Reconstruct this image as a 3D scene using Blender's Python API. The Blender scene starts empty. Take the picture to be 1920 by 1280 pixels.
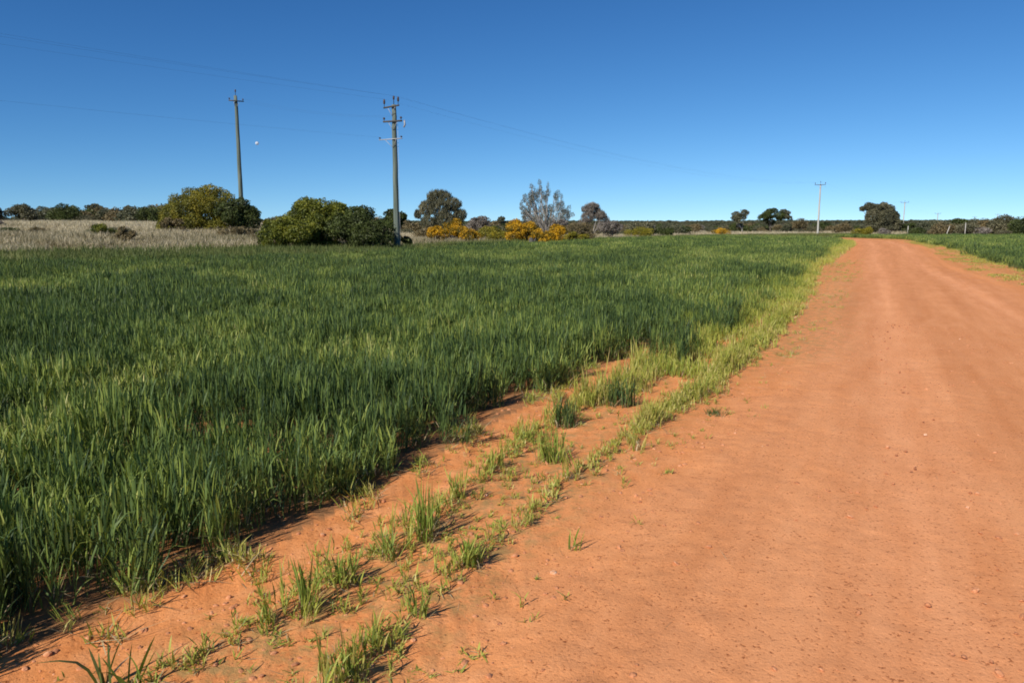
import bpy, math, random
import numpy as np
from mathutils import Vector
rad = math.radians
S = bpy.context.scene
COL = S.collection
rng = np.random.default_rng(7)
random.seed(7)

# ------------------------------------------------------------------ camera
CH, PITCH, FPX = 1.6, rad(8.73), 1400.0
cam = bpy.data.cameras.new('camera'); camo = bpy.data.objects.new('camera', cam); COL.objects.link(camo)
cam.sensor_width = 36; cam.lens = 36*FPX/1920
cam.clip_start = 0.05; cam.clip_end = 30000
camo.location = (0, 0, CH); camo.rotation_euler = (math.pi/2 - PITCH, 0, 0)
S.camera = camo
# ------------------------------------------------------------------ sky, sun, exposure
SUN_EL, SUN_AZ = rad(37), rad(218)        # azimuth clockwise from +Y (the view direction)
w = bpy.data.worlds.new('World'); S.world = w; w.use_nodes = True
wn = w.node_tree.nodes; wl = w.node_tree.links; wn.clear()
sk = wn.new('ShaderNodeTexSky'); sk.sky_type = 'NISHITA'; sk.sun_disc = False
sk.sun_elevation = SUN_EL; sk.sun_rotation = SUN_AZ
sk.air_density = 0.7; sk.dust_density = 0.0; sk.ozone_density = 6.5; sk.altitude = 0
# clear, deep blue dry-country sky: the horizon whitening is held back and the contrast raised per channel
tcw = wn.new('ShaderNodeTexCoord'); mpw = wn.new('ShaderNodeVectorMath'); mpw.operation = 'MULTIPLY_ADD'
mpw.inputs[1].default_value = (1, 1, .94); mpw.inputs[2].default_value = (0, 0, .045)
wl.new(tcw.outputs['Generated'], mpw.inputs[0]); wl.new(mpw.outputs[0], sk.inputs[0]) if sk.inputs else None
sep = wn.new('ShaderNodeSeparateColor'); cmb = wn.new('ShaderNodeCombineColor')
wl.new(sk.outputs[0], sep.inputs[0])
for ch, (a, k) in enumerate(((1.66, 1.92), (1.30, 1.26), (1.08, 1.03))):
    m0 = wn.new('ShaderNodeMath'); m0.operation = 'MULTIPLY'; m0.inputs[1].default_value = .1; wl.new(sep.outputs[ch], m0.inputs[0])
    m1 = wn.new('ShaderNodeMath'); m1.operation = 'POWER'; m1.inputs[1].default_value = a; wl.new(m0.outputs[0], m1.inputs[0])
    m2 = wn.new('ShaderNodeMath'); m2.operation = 'MULTIPLY'; m2.inputs[1].default_value = k*10; wl.new(m1.outputs[0], m2.inputs[0])
    wl.new(m2.outputs[0], cmb.inputs[ch])
bgn = wn.new('ShaderNodeBackground'); bgn.inputs[1].default_value = 0.1
wo = wn.new('ShaderNodeOutputWorld')
wl.new(cmb.outputs[0], bgn.inputs[0]); wl.new(bgn.outputs[0], wo.inputs[0])
sl = bpy.data.lights.new('sun', 'SUN'); sl.energy = 4.9; sl.angle = rad(0.53); sl.color = (1.0, 0.93, 0.82)
so = bpy.data.objects.new('sun', sl); COL.objects.link(so)
sund = Vector((math.sin(SUN_AZ)*math.cos(SUN_EL), math.cos(SUN_AZ)*math.cos(SUN_EL), math.sin(SUN_EL)))
so.rotation_euler = (-sund).to_track_quat('-Z', 'Y').to_euler()
so.location = (-20, -30, 30)
S.view_settings.view_transform = 'Standard'; S.view_settings.look = 'None'
S.view_settings.exposure = 0.2; S.view_settings.gamma = 1
S.render.engine = 'CYCLES'
S.cycles.filter_width = 1.8
S.cycles.max_bounces = 6; S.cycles.transparent_max_bounces = 8

# ------------------------------------------------------------------ numpy helpers
def smooth(a, b, x):
    t = np.clip((x-a)/(b-a), 0, 1); return t*t*(3-2*t)
_perm = np.random.default_rng(3).random((256, 256))
def vnoise(x, y):
    x = np.asarray(x, float); y = np.asarray(y, float)
    xi = np.floor(x).astype(int); yi = np.floor(y).astype(int)
    fx = x-xi; fy = y-yi; fx = fx*fx*(3-2*fx); fy = fy*fy*(3-2*fy)
    g = lambda a, b: _perm[a & 255, b & 255]
    return (g(xi, yi)*(1-fx)+g(xi+1, yi)*fx)*(1-fy)+(g(xi, yi+1)*(1-fx)+g(xi+1, yi+1)*fx)*fy
def fbm(x, y, s, o=4, off=0.0):
    x = np.asarray(x, float)/s+off; y = np.asarray(y, float)/s+off*1.7
    r = 0; a = 1; t = 0
    for k in range(o):
        r = r+a*vnoise(x+17.3*k, y+5.1*k); t += a; a *= .5; x = x*2.03; y = y*2.03
    return r/t                                  # 0..1, mean about .5
# ------------------------------------------------------------------ plan of the place (metres)
E1 = np.array([(-7.5,-4),(-4,0),(-2.85,1.2),(-2.25,2.0),(-1.80,2.75),(-1.15,3.68),(-.31,5.56),(.75,7.8),(2.0,10.2),(3.5,13.5),(6.6,19.7),(9.6,26.4),(28,64),(36.5,83),(38,92),(30,110)])
RB = np.array([(-1.6,1.8),(-1.2,2.5),(-.89,3.0),(-.48,3.75),(-.2,4.57),(.3,5.9),(1.0,7.04),(1.5,8.1),(2.6,10.2),(4.1,13.5),(7.1,19.7)])
RC = np.array([(-.85,1.8),(-.6,2.47),(-.4,2.92),(-.18,3.45),(.06,3.9),(.28,4.4),(.74,5.26),(1.75,7.0),(3.3,9.95),(5.0,13.5),(8.3,20.5),(10.6,26),(28.6,64)])
ROADL = np.array([(-3.3,-6),(-1.4,0),(.05,3.3),(1.5,5.9),(3.9,10.4),(10.7,23.9),(29.4,64),(38,83),(40,95),(34,112)])
ROADR = np.array([(3.0,-6),(5.6,0),(7.3,4),(8.6,8),(10.2,13),(13.6,20.6),(16.0,26.7),(19.8,34.8),(32.6,60),(42.6,83),(45,97),(38,116)])
RF = np.array([(9,-6),(10.6,4),(13,13),(16.5,22),(19.6,29),(22.8,36),(34.5,60),(44.5,83),(50,96)])   # edge of the right-hand crop
ex = lambda P, y: np.interp(y, P[:, 1], P[:, 0])
FB = np.array([(-120,-70),(-60,-22),(-30,20),(-20,27.5),(-13,33),(-6.5,41),(2,66),(26,104),(50,128),(58,134)])    # far edge of the left crop: y as function of x
fby = lambda x: np.interp(x, FB[:, 0], FB[:, 1])
def base_h(x, y):
    r = np.hypot(x, y); px = 960+FPX*x/np.maximum(y, 1.0)
    px = np.where(y < 1, np.where(x < 0, -3000, 3000), px)
    wl_ = 1-smooth(420, 930, px)
    beyond = np.maximum(y-fby(x), 0)
    h = wl_*(.75*smooth(0, 34, beyond)+.95*smooth(25, 95, beyond))
    h = h+7.5*smooth(420, 1300, r)+5*smooth(1200, 3500, r)*fbm(x, y, 700, 3)
    h = h+0.5*(fbm(x, y, 60, 2, 3)-.5)*smooth(90, 250, r)
    return h
def roadw(x, y):
    dl = x-ex(ROADL, y); dr = ex(ROADR, y)-x
    return np.minimum(dl, dr)*0.88
def ground_h(x, y, micro=True):
    x = np.asarray(x, float); y = np.asarray(y, float)
    h = base_h(x, y)
    r = np.hypot(x, y); d = roadw(x, y)
    off = (fbm(x, y, 1.1, 3, 9)-.5)*0.035*smooth(-.1, -.9, d)
    h = h+off*(1-smooth(30, 80, r))
    # furrow between the crop edge and the drill rows
    g = x-ex(E1, y)
    h = h-0.035*np.exp(-((g-.22)/.13)**2)*(1-smooth(10, 20, r))*(y > 1)
    for R in (RB, RC):
        h = h+0.018*np.exp(-((x-ex(R, y))/.10)**2)*(1-smooth(10, 20, r))*(y > 1)
    if micro:
        m = (fbm(x, y, .16, 3, 2)-.5)*.016+(fbm(x, y, .045, 2, 5)-.5)*.008
        m = m*(1-.45*smooth(.3, 1.5, d))
        h = h+m*(1-smooth(7, 16, r))
    return h
def road_lift(x, y):
    d = roadw(x, y); e = (fbm(x, y, .5, 3, 4)-.5)*.25
    return -0.03+0.045*smooth(-.35, .45, d+e)
def raypt(px, py, Y):
    dx = (px-960)/FPX; dy = -(py-640)/FPX
    c, s = math.cos(PITCH), math.sin(PITCH)
    wy = c+dy*s; wz = dy*c-s
    t = Y/wy
    return dx*t, CH+wz*t
def gpt(px, py, z=0.0):
    dx = (px-960)/FPX; dy = -(py-640)/FPX
    c, s = math.cos(PITCH), math.sin(PITCH)
    t = (z-CH)/(dy*c-s)
    return dx*t, (c+dy*s)*t
# ------------------------------------------------------------------ object helpers
def tag(o, label=None, cat=None, group=None, kind=None):
    if label: o['label'] = label
    if cat: o['category'] = cat
    if group: o['group'] = group
    if kind: o['kind'] = kind
    return o
def empty(name, loc, rz=0):
    o = bpy.data.objects.new(name, None); COL.objects.link(o); o.location = loc; o.rotation_euler = (0, 0, rz)
    o.empty_display_size = .3
    return o
def npmesh(name, V, F, mats, tint=None, mi=None, smooth_=False, attrs=None):
    """V (n,3), F (m,k) -> mesh"""
    V = np.asarray(V, np.float32); F = np.asarray(F, np.int32); k = F.shape[1]
    me = bpy.data.meshes.new(name)
    me.vertices.add(len(V)); me.vertices.foreach_set('co', V.ravel())
    me.loops.add(F.size); me.loops.foreach_set('vertex_index', F.ravel())
    me.polygons.add(len(F)); me.polygons.foreach_set('loop_start', np.arange(0, F.size, k, dtype=np.int32))
    me.polygons.foreach_set('loop_total', np.full(len(F), k, np.int32))
    for m in (mats if isinstance(mats, (list, tuple)) else [mats]): me.materials.append(m)
    if mi is not None: me.polygons.foreach_set('material_index', np.asarray(mi, np.int32))
    if smooth_: me.polygons.foreach_set('use_smooth', np.ones(len(F), bool))
    if tint is not None:
        a = me.attributes.new('tint', 'FLOAT', 'POINT'); a.data.foreach_set('value', np.asarray(tint, np.float32))
    for n, v in (attrs or {}).items():
        a = me.attributes.new(n, 'FLOAT', 'POINT'); a.data.foreach_set('value', np.asarray(v, np.float32))
    me.update(calc_edges=True); me.validate()
    return me
def link(name, me, parent=None, loc=None):
    o = bpy.data.objects.new(name, me); COL.objects.link(o)
    if parent: o.parent = parent
    if loc: o.location = loc
    return o
class MB:
    """collects tubes, boxes and spheres made of quads into one mesh"""
    def __init__(s): s.V = []; s.F = []; s.n = 0
    def add(s, V, F):
        V = np.asarray(V, float); F = np.asarray(F, int)
        s.V.append(V); s.F.append(F+s.n); s.n += len(V)
    def tube(s, pts, rs, k=8, cap=True):
        pts = np.asarray(pts, float); rs = np.broadcast_to(np.asarray(rs, float), (len(pts),))
        T = np.gradient(pts, axis=0); T /= np.linalg.norm(T, axis=1)[:, None]+1e-9
        up = np.array([0, 0, 1.]) if abs(T[0][2]) < .9 else np.array([1., 0, 0])
        a = np.linspace(0, 2*math.pi, k, endpoint=False); V = []
        for p, t, r in zip(pts, T, rs):
            u = np.cross(up, t); u /= np.linalg.norm(u)+1e-9; v = np.cross(t, u)
            V.append(p+r*(np.cos(a)[:, None]*u+np.sin(a)[:, None]*v))
        V = np.concatenate(V); n = len(pts)
        F = [(i*k+j, i*k+(j+1) % k, (i+1)*k+(j+1) % k, (i+1)*k+j) for i in range(n-1) for j in range(k)]
        if cap:
            for ring, c in ((0, pts[0]), (n-1, pts[-1])):
                V = np.vstack([V, c]); ci = len(V)-1
                for j in range(0, k, 2):
                    q = (ring*k+j, ring*k+(j+1) % k, ring*k+(j+2) % k, ci)
                    F.append(q if ring else q[::-1])
        s.add(V, F)
    def box(s, c, d, ax=None, bev=.0):
        c = np.asarray(c, float); d = np.asarray(d, float)/2
        A = np.eye(3) if ax is None else np.asarray(ax, float)
        V = []
        for sx in (-1, 1):
            for sy in (-1, 1):
                for sz in (-1, 1): V.append(c+A[0]*sx*d[0]+A[1]*sy*d[1]+A[2]*sz*d[2])
        s.add(V, [(0, 1, 3, 2), (4, 6, 7, 5), (0, 4, 5, 1), (2, 3, 7, 6), (0, 2, 6, 4), (1, 5, 7, 3)])
    def mesh(s, name, mat): return npmesh(name, np.concatenate(s.V), np.concatenate(s.F), mat, smooth_=False)
    def build(s, name, mat, parent=None, loc=None): return link(name, s.mesh(name, mat), parent, loc)
# ------------------------------------------------------------------ materials
def newmat(name):
    m = bpy.data.materials.new(name); m.use_nodes = True; n = m.node_tree.nodes; l = m.node_tree.links; n.clear()
    out = n.new('ShaderNodeOutputMaterial'); return m, n, l, out
def ramp(n, stops, interp='LINEAR'):
    r = n.new('ShaderNodeValToRGB'); r.color_ramp.interpolation = interp
    e = r.color_ramp.elements
    while len(e) > 1: e.remove(e[-1])
    e[0].position = stops[0][0]; e[0].color = (*stops[0][1], 1)
    for p, c in stops[1:]:
        k = e.new(p); k.color = (*c, 1)
    return r
def mix(n, l, fac, a, b, mode='MIX'):
    m = n.new('ShaderNodeMix'); m.data_type = 'RGBA'; m.blend_type = mode
    for sock, v in ((m.inputs[0], fac), (m.inputs[6], a), (m.inputs[7], b)):
        if hasattr(v, 'links') or isinstance(v, bpy.types.NodeSocket): l.new(v, sock)
        elif isinstance(v, tuple): sock.default_value = (*v, 1)
        else: sock.default_value = v
    return m.outputs[2]
def noise(n, l, vec, scale, detail=4, rough=.55):
    t = n.new('ShaderNodeTexNoise'); t.inputs['Scale'].default_value = scale; t.inputs['Detail'].default_value = detail
    t.inputs['Roughness'].default_value = rough
    if vec is not None: l.new(vec, t.inputs['Vector'])
    return t.outputs[0]
def math_(n, l, op, a, b=None, clamp=False):
    m = n.new('ShaderNodeMath'); m.operation = op; m.use_clamp = clamp
    for i, v in enumerate((a, b)):
        if v is None: continue
        if isinstance(v, bpy.types.NodeSocket): l.new(v, m.inputs[i])
        else: m.inputs[i].default_value = v
    return m.outputs[0]
def mrange(n, l, v, a, b, c=0, d=1):
    m = n.new('ShaderNodeMapRange'); l.new(v, m.inputs[0])
    for i, q in enumerate((a, b, c, d)): m.inputs[i+1].default_value = q
    return m.outputs[0]
def leafmat(name, stops, transl=.25, inst=False, rough=.55, spec=.3):
    """colour from a per-leaf random value (tint), plus a per-clump value when instanced"""
    m, n, l, out = newmat(name)
    a = n.new('ShaderNodeAttribute'); a.attribute_name = 'tint'
    fac = a.outputs['Fac']
    if inst:
        b = n.new('ShaderNodeAttribute'); b.attribute_type = 'INSTANCER'; b.attribute_name = 'ptint'
        fac = math_(n, l, 'ADD', math_(n, l, 'MULTIPLY', fac, .58), math_(n, l, 'MULTIPLY', b.outputs['Fac'], .50))
    r = ramp(n, stops); l.new(fac, r.inputs[0])
    p = n.new('ShaderNodeBsdfPrincipled'); l.new(r.outputs[0], p.inputs['Base Color'])
    p.inputs['Roughness'].default_value = rough; p.inputs['Specular IOR Level'].default_value = spec
    t = n.new('ShaderNodeBsdfTranslucent')
    l.new(mix(n, l, 1.0, r.outputs[0], (1.0, 1.0, .45), 'MULTIPLY'), t.inputs[0])
    ms = n.new('ShaderNodeMixShader'); ms.inputs[0].default_value = transl
    l.new(p.outputs[0], ms.inputs[1]); l.new(t.outputs[0], ms.inputs[2]); l.new(ms.outputs[0], out.inputs[0])
    return m
def plainmat(name, c1, c2, scale=6, rough=.8, bump=0, stretch=None):
    m, n, l, out = newmat(name)
    tc = n.new('ShaderNodeTexCoord'); v = tc.outputs['Object']
    if stretch:
        mp = n.new('ShaderNodeMapping'); mp.inputs['Scale'].default_value = stretch; l.new(v, mp.inputs[0]); v = mp.outputs[0]
    f = noise(n, l, v, scale, 5, .65)
    r = ramp(n, [(.32, c1), (.68, c2)]); l.new(f, r.inputs[0])
    p = n.new('ShaderNodeBsdfPrincipled'); l.new(r.outputs[0], p.inputs['Base Color']); p.inputs['Roughness'].default_value = rough
    p.inputs['Specular IOR Level'].default_value = .25
    if bump:
        b = n.new('ShaderNodeBump'); b.inputs['Strength'].default_value = bump; b.inputs['Distance'].default_value = .01
        l.new(f, b.inputs['Height']); l.new(b.outputs[0], p.inputs['Normal'])
    l.new(p.outputs[0], out.inputs[0]); return m

def sandmat(name):
    m, n, l, out = newmat(name)
    g = n.new('ShaderNodeNewGeometry'); P = g.outputs['Position']
    at = lambda k: (lambda a: (setattr(a, 'attribute_name', k), a.outputs['Fac'])[1])(n.new('ShaderNodeAttribute'))
    n1 = noise(n, l, P, .7, 5, .6); n2 = noise(n, l, P, 5.5, 6, .65); n3 = noise(n, l, P, 60, 4, .7); n4 = noise(n, l, P, 260, 2, .6)
    verge = ramp(n, [(.3, (.66, .245, .078)), (.5, (.74, .300, .105)), (.72, (.82, .375, .155))]); l.new(n2, verge.inputs[0])
    mr0 = n.new('ShaderNodeMapping'); mr0.inputs['Rotation'].default_value = (0, 0, rad(26.5)); l.new(P, mr0.inputs[0])
    mpr = n.new('ShaderNodeMapping'); mpr.inputs['Scale'].default_value = (1, .2, 1); l.new(mr0.outputs[0], mpr.inputs[0])
    road = ramp(n, [(.3, (.66, .270, .105)), (.7, (.74, .330, .142))]); l.new(noise(n, l, mpr.outputs[0], 4.5, 5, .6), road.inputs[0])
    c = mix(n, l, at('road'), verge.outputs[0], road.outputs[0])
    # broad drifts of redder and paler soil, stretched along the road
    mr = n.new('ShaderNodeMapping'); mr.inputs['Rotation'].default_value = (0, 0, rad(26.5)); l.new(P, mr.inputs[0]); PR = mr.outputs[0]
    mp = n.new('ShaderNodeMapping'); mp.inputs['Scale'].default_value = (2.2, .09, 1)
    l.new(PR, mp.inputs[0]); n5 = noise(n, l, mp.outputs[0], .9, 4, .6)
    dr = ramp(n, [(.38, (.92, .885, .865)), (.62, (1.04, 1.04, 1.06))]); l.new(n5, dr.inputs[0])
    c = mix(n, l, 1.0, c, dr.outputs[0], 'MULTIPLY')
    tr = ramp(n, [(0, (.97, .965, .96)), (1, (1.10, 1.13, 1.2))]); l.new(at('track'), tr.inputs[0])
    c = mix(n, l, 1.0, c, tr.outputs[0], 'MULTIPLY')
    dd = ramp(n, [(.42, (.82, .74, .70)), (.55, (1, 1, 1)), (.7, (1.05, 1.07, 1.1))]); l.new(n1, dd.inputs[0])
    c = mix(n, l, .15, c, dd.outputs[0], 'MULTIPLY')
    n6 = noise(n, l, P, 30, 3, .8); d6 = ramp(n, [(.335, (.60, .50, .44)), (.385, (1, 1, 1)), (.66, (1, 1, 1)), (.72, (1.12, 1.16, 1.25))]); l.new(n6, d6.inputs[0])
    c = mix(n, l, .8, c, d6.outputs[0], 'MULTIPLY')
    # grit: dark and pale specks
    sp = ramp(n, [(.36, (.55, .47, .44)), (.43, (1, 1, 1)), (.60, (1, 1, 1)), (.70, (1.22, 1.28, 1.38))]); l.new(n3, sp.inputs[0])
    c = mix(n, l, .75, c, sp.outputs[0], 'MULTIPLY')
    # litter-strewn soil below the crop and in the drill rows
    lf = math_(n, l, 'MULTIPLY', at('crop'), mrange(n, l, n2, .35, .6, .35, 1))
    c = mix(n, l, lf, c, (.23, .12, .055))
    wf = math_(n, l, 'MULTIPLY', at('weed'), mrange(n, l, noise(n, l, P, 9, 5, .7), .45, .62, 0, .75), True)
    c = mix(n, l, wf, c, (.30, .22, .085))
    # dry paddock and far scrub land
    dry = ramp(n, [(.3, (.20, .15, .105)), (.55, (.33, .26, .18)), (.75, (.44, .37, .26))]); l.new(noise(n, l, P, .25, 6, .7), dry.inputs[0])
    c = mix(n, l, at('dry'), c, dry.outputs[0])
    far = ramp(n, [(.35, (.045, .048, .028)), (.65, (.095, .08, .05))]); l.new(noise(n, l, P, .03, 6, .7), far.inputs[0])
    c = mix(n, l, at('far'), c, far.outputs[0])
    p = n.new('ShaderNodeBsdfPrincipled'); l.new(c, p.inputs['Base Color']); p.inputs['Roughness'].default_value = .95
    p.inputs['Specular IOR Level'].default_value = .1
    hsum = math_(n, l, 'ADD', math_(n, l, 'MULTIPLY', n3, .5), math_(n, l, 'ADD', math_(n, l, 'MULTIPLY', n2, 1.0), math_(n, l, 'MULTIPLY', n4, .15)))
    b = n.new('ShaderNodeBump'); b.inputs['Strength'].default_value = .55; b.inputs['Distance'].default_value = .02
    l.new(hsum, b.inputs['Height']); l.new(b.outputs[0], p.inputs['Normal']); l.new(p.outputs[0], out.inputs[0])
    return m
M_SAND = sandmat('red sand')
def ground_attrs(x, y):
    r = np.hypot(x, y); d = roadw(x, y); e = (fbm(x, y, .8, 3, 4)-.5)
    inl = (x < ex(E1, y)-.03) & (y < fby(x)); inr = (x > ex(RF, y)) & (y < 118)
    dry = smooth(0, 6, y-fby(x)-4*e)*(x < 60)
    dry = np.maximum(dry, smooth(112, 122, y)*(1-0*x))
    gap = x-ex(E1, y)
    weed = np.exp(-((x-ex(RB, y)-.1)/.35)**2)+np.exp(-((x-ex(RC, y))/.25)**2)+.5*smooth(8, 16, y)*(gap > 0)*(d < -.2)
    weed = weed+.9*smooth(0, .3, x-ex(RC, y))*smooth(1.7, .5, x-ex(RC, y))*smooth(7.5, 10, y)*(1-smooth(26, 34, y))
    weed = weed+.6*smooth(0, 1, x-ex(ROADR, y)-.6+e)*(y > 15)
    tr = 0
    for a in (.27, .5, .73):
        t = (x-ex(ROADL, y))/(ex(ROADR, y)-ex(ROADL, y)); tr = tr+(1 if a != .5 else -.6)*np.exp(-((t-a+.03*e)/.07)**2)
    far = smooth(150, 420, r)
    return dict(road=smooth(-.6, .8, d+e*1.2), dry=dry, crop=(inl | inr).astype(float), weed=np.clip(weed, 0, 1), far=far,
                track=np.clip(tr, 0, 1)*smooth(.2, .8, d))
# ------------------------------------------------------------------ ground (one polar sheet to the horizon) and the road
NA, NR = 1440, 560
rr = np.concatenate([[0.0], .35*(6000/.35)**np.linspace(0, 1, NR-1)])
front = np.linspace(-42, 42, 1100); back = np.linspace(42, 318, NA-1100+2)[1:-1]
aa = np.radians(np.concatenate([front, back])); NAa = len(aa)
Rg, Ag = np.meshgrid(rr, aa, indexing='ij'); X = Rg*np.sin(Ag); Y = Rg*np.cos(Ag)
Z = ground_h(X, Y); d_ = roadw(X, Y); Z = Z-0.06*smooth(.3, .9, d_)*(Y < 116)*(Y > -5.5)
V = np.stack([X, Y, Z], -1).reshape(-1, 3)
i, j = np.meshgrid(np.arange(NR-1), np.arange(NAa), indexing='ij'); j2 = (j+1) % NAa
F = np.stack([i*NAa+j, i*NAa+j2, (i+1)*NAa+j2, (i+1)*NAa+j], -1).reshape(-1, 4)
F = F[:, ::-1]
F = F[NAa:] if False else F
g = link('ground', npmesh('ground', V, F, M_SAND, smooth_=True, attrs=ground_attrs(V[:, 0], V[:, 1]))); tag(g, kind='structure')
ys = np.concatenate([np.arange(-5.2, 1.5, .08), np.arange(1.5, 9, .022), 9*(113/9)**np.linspace(0, 1, 420)])
ts = np.linspace(0, 1, 330)
Yg, Tg = np.meshgrid(ys, ts, indexing='ij')
xl = ex(ROADL, Yg)-.4; xr = ex(ROADR, Yg)+.4; Xg = xl+(xr-xl)*Tg
Zg = ground_h(Xg, Yg)+road_lift(Xg, Yg)
t_ = (Xg-ex(ROADL, Yg))/(ex(ROADR, Yg)-ex(ROADL, Yg))
Zg = Zg-.012*(np.exp(-((t_-.27)/.05)**2)+np.exp(-((t_-.73)/.05)**2))
V = np.stack([Xg, Yg, Zg], -1).reshape(-1, 3); nt = len(ts)
i, j = np.meshgrid(np.arange(len(ys)-1), np.arange(nt-1), indexing='ij')
F = np.stack([i*nt+j, i*nt+j+1, (i+1)*nt+j+1, (i+1)*nt+j], -1).reshape(-1, 4)
g = link('road', npmesh('road', V, F, M_SAND, smooth_=True, attrs=ground_attrs(V[:, 0], V[:, 1]))); tag(g, kind='structure')

# ------------------------------------------------------------------ instanced ground cover ("stuff")
def scatter(name, pts, protos, label, cat, seed=1):
    """pts: dict with co (n,3), rz, tilt, s (n,3), idx, tint; one object whose nodes place the clump meshes"""
    n = len(pts['co']); me = bpy.data.meshes.new(name); me.vertices.add(n)
    me.vertices.foreach_set('co', np.asarray(pts['co'], np.float32).ravel())
    rot = np.stack([pts['tx'], pts['ty'], pts['rz']], -1)
    a = me.attributes.new('prot', 'FLOAT_VECTOR', 'POINT'); a.data.foreach_set('vector', rot.astype(np.float32).ravel())
    a = me.attributes.new('pscl', 'FLOAT_VECTOR', 'POINT'); a.data.foreach_set('vector', pts['s'].astype(np.float32).ravel())
    a = me.attributes.new('pidx', 'INT', 'POINT'); a.data.foreach_set('value', pts['idx'].astype(np.int32))
    a = me.attributes.new('ptint', 'FLOAT', 'POINT'); a.data.foreach_set('value', pts['tint'].astype(np.float32))
    o = link(name, me)
    cl = bpy.data.collections.new('protos of '+name)
    for k, pm in enumerate(protos):
        po = bpy.data.objects.new('clump %02d' % k, pm); cl.objects.link(po)
    ng = bpy.data.node_groups.new('scatter '+name, 'GeometryNodeTree')
    ng.interface.new_socket('Geometry', in_out='INPUT', socket_type='NodeSocketGeometry')
    ng.interface.new_socket('Geometry', in_out='OUTPUT', socket_type='NodeSocketGeometry')
    N = ng.nodes; L = ng.links
    gi = N.new('NodeGroupInput'); go = N.new('NodeGroupOutput'); ip = N.new('GeometryNodeInstanceOnPoints')
    ci = N.new('GeometryNodeCollectionInfo'); ci.inputs[0].default_value = cl
    ci.inputs['Separate Children'].default_value = True; ci.inputs['Reset Children'].default_value = True
    def na(t, nm):
        q = N.new('GeometryNodeInputNamedAttribute'); q.data_type = t; q.inputs[0].default_value = nm
        return next(s for s in q.outputs if s.enabled and s.name == 'Attribute')
    L.new(gi.outputs[0], ip.inputs['Points']); L.new(ci.outputs[0], ip.inputs['Instance'])
    ip.inputs['Pick Instance'].default_value = True
    L.new(na('INT', 'pidx'), ip.inputs['Instance Index'])
    L.new(na('FLOAT_VECTOR', 'prot'), ip.inputs['Rotation']); L.new(na('FLOAT_VECTOR', 'pscl'), ip.inputs['Scale'])
    L.new(ip.outputs[0], go.inputs[0])
    md = o.modifiers.new('scatter', 'NODES'); md.node_group = ng
    tag(o, label, cat, kind='stuff')
    return o
def blades(R, n, spread, hlo, hhi, wid, lean=.25, curl=.35, seg=3, tint=(0, 1), straight=.5):
    """n tapering leaf blades rising from a patch of radius spread"""
    base = np.zeros((n, 3)); a = R.random(n)*6.283; q = spread*np.sqrt(R.random(n)); base[:, 0] = q*np.cos(a); base[:, 1] = q*np.sin(a)
    az = R.random(n)*6.283; hh = hlo+(hhi-hlo)*R.random(n)**.7
    ln = lean*R.random(n); cu = curl*np.where(R.random(n) < straight, .15, 1)*R.random(n)*2
    fa = R.random(n)*6.283                      # facing of the blade
    side = np.stack([np.cos(fa), np.sin(fa), np.zeros(n)], -1)
    out = np.stack([np.cos(az), np.sin(az), np.zeros(n)], -1)
    V = []; wv = wid*(.6+.8*R.random(n))
    prof = [.75, 1.0, .8, .5] if seg == 3 else list(np.interp(np.linspace(0, 1, seg+1), [0, .3, .7, 1], [.7, 1, .75, .4]))
    for k in range(seg+1):
        t = k/seg
        c = base+out*(hh*(ln*t+cu*t*t*t*.8))[:, None]; c[:, 2] += hh*(t-.45*cu*np.maximum(t-.5, 0)**1.3*1.6)
        if k < seg:
            V.append(c-side*(wv*prof[k]/2)[:, None]); V.append(c+side*(wv*prof[k]/2)[:, None])
        else: V.append(c)
    m = 2*seg+1
    V = np.stack(V, 1).reshape(-1, 3); F = []
    b = np.arange(n)*m
    for k in range(seg-1):
        F.append(np.stack([b+2*k, b+2*k+1, b+2*k+3], -1)); F.append(np.stack([b+2*k, b+2*k+3, b+2*k+2], -1))
    F.append(np.stack([b+2*seg-2, b+2*seg-1, b+2*seg], -1))
    T = np.repeat(tint[0]+(tint[1]-tint[0])*R.random(n), m)
    return V, np.concatenate(F), T
def join(parts):
    V = []; F = []; T = []; MI = []; o = 0
    for k, (v, f, t) in enumerate(parts):
        V.append(v); F.append(f+o); T.append(t); MI.append(np.full(len(f), k)); o += len(v)
    return np.concatenate(V), np.concatenate(F), np.concatenate(T), np.concatenate(MI)
M_CROP = leafmat('crop leaf', [(0, (.020, .042, .016)), (.25, (.060, .105, .034)), (.5, (.140, .205, .050)), (.75, (.30, .36, .07)), (1, (.60, .56, .22))], .28, inst=True, rough=.55, spec=.28)
M_STRAW = leafmat('straw', [(0, (.20, .14, .07)), (1, (.52, .42, .24))], .15)
M_VERGE = leafmat('verge grass', [(0, (.07, .12, .03)), (.3, (.19, .25, .045)), (.6, (.40, .42, .07)), (1, (.62, .50, .20))], .3, inst=True, rough=.5)
M_DRY = leafmat('dry grass', [(0, (.10, .10, .035)), (.3, (.23, .20, .11)), (.65, (.45, .385, .26)), (1, (.66, .58, .42))], .2, inst=True, rough=.7)
M_GREENW = leafmat('low weeds', [(0, (.06, .095, .025)), (.5, (.14, .17, .045)), (1, (.30, .27, .11))], .25, inst=True)
R = np.random.default_rng(11)
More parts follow.
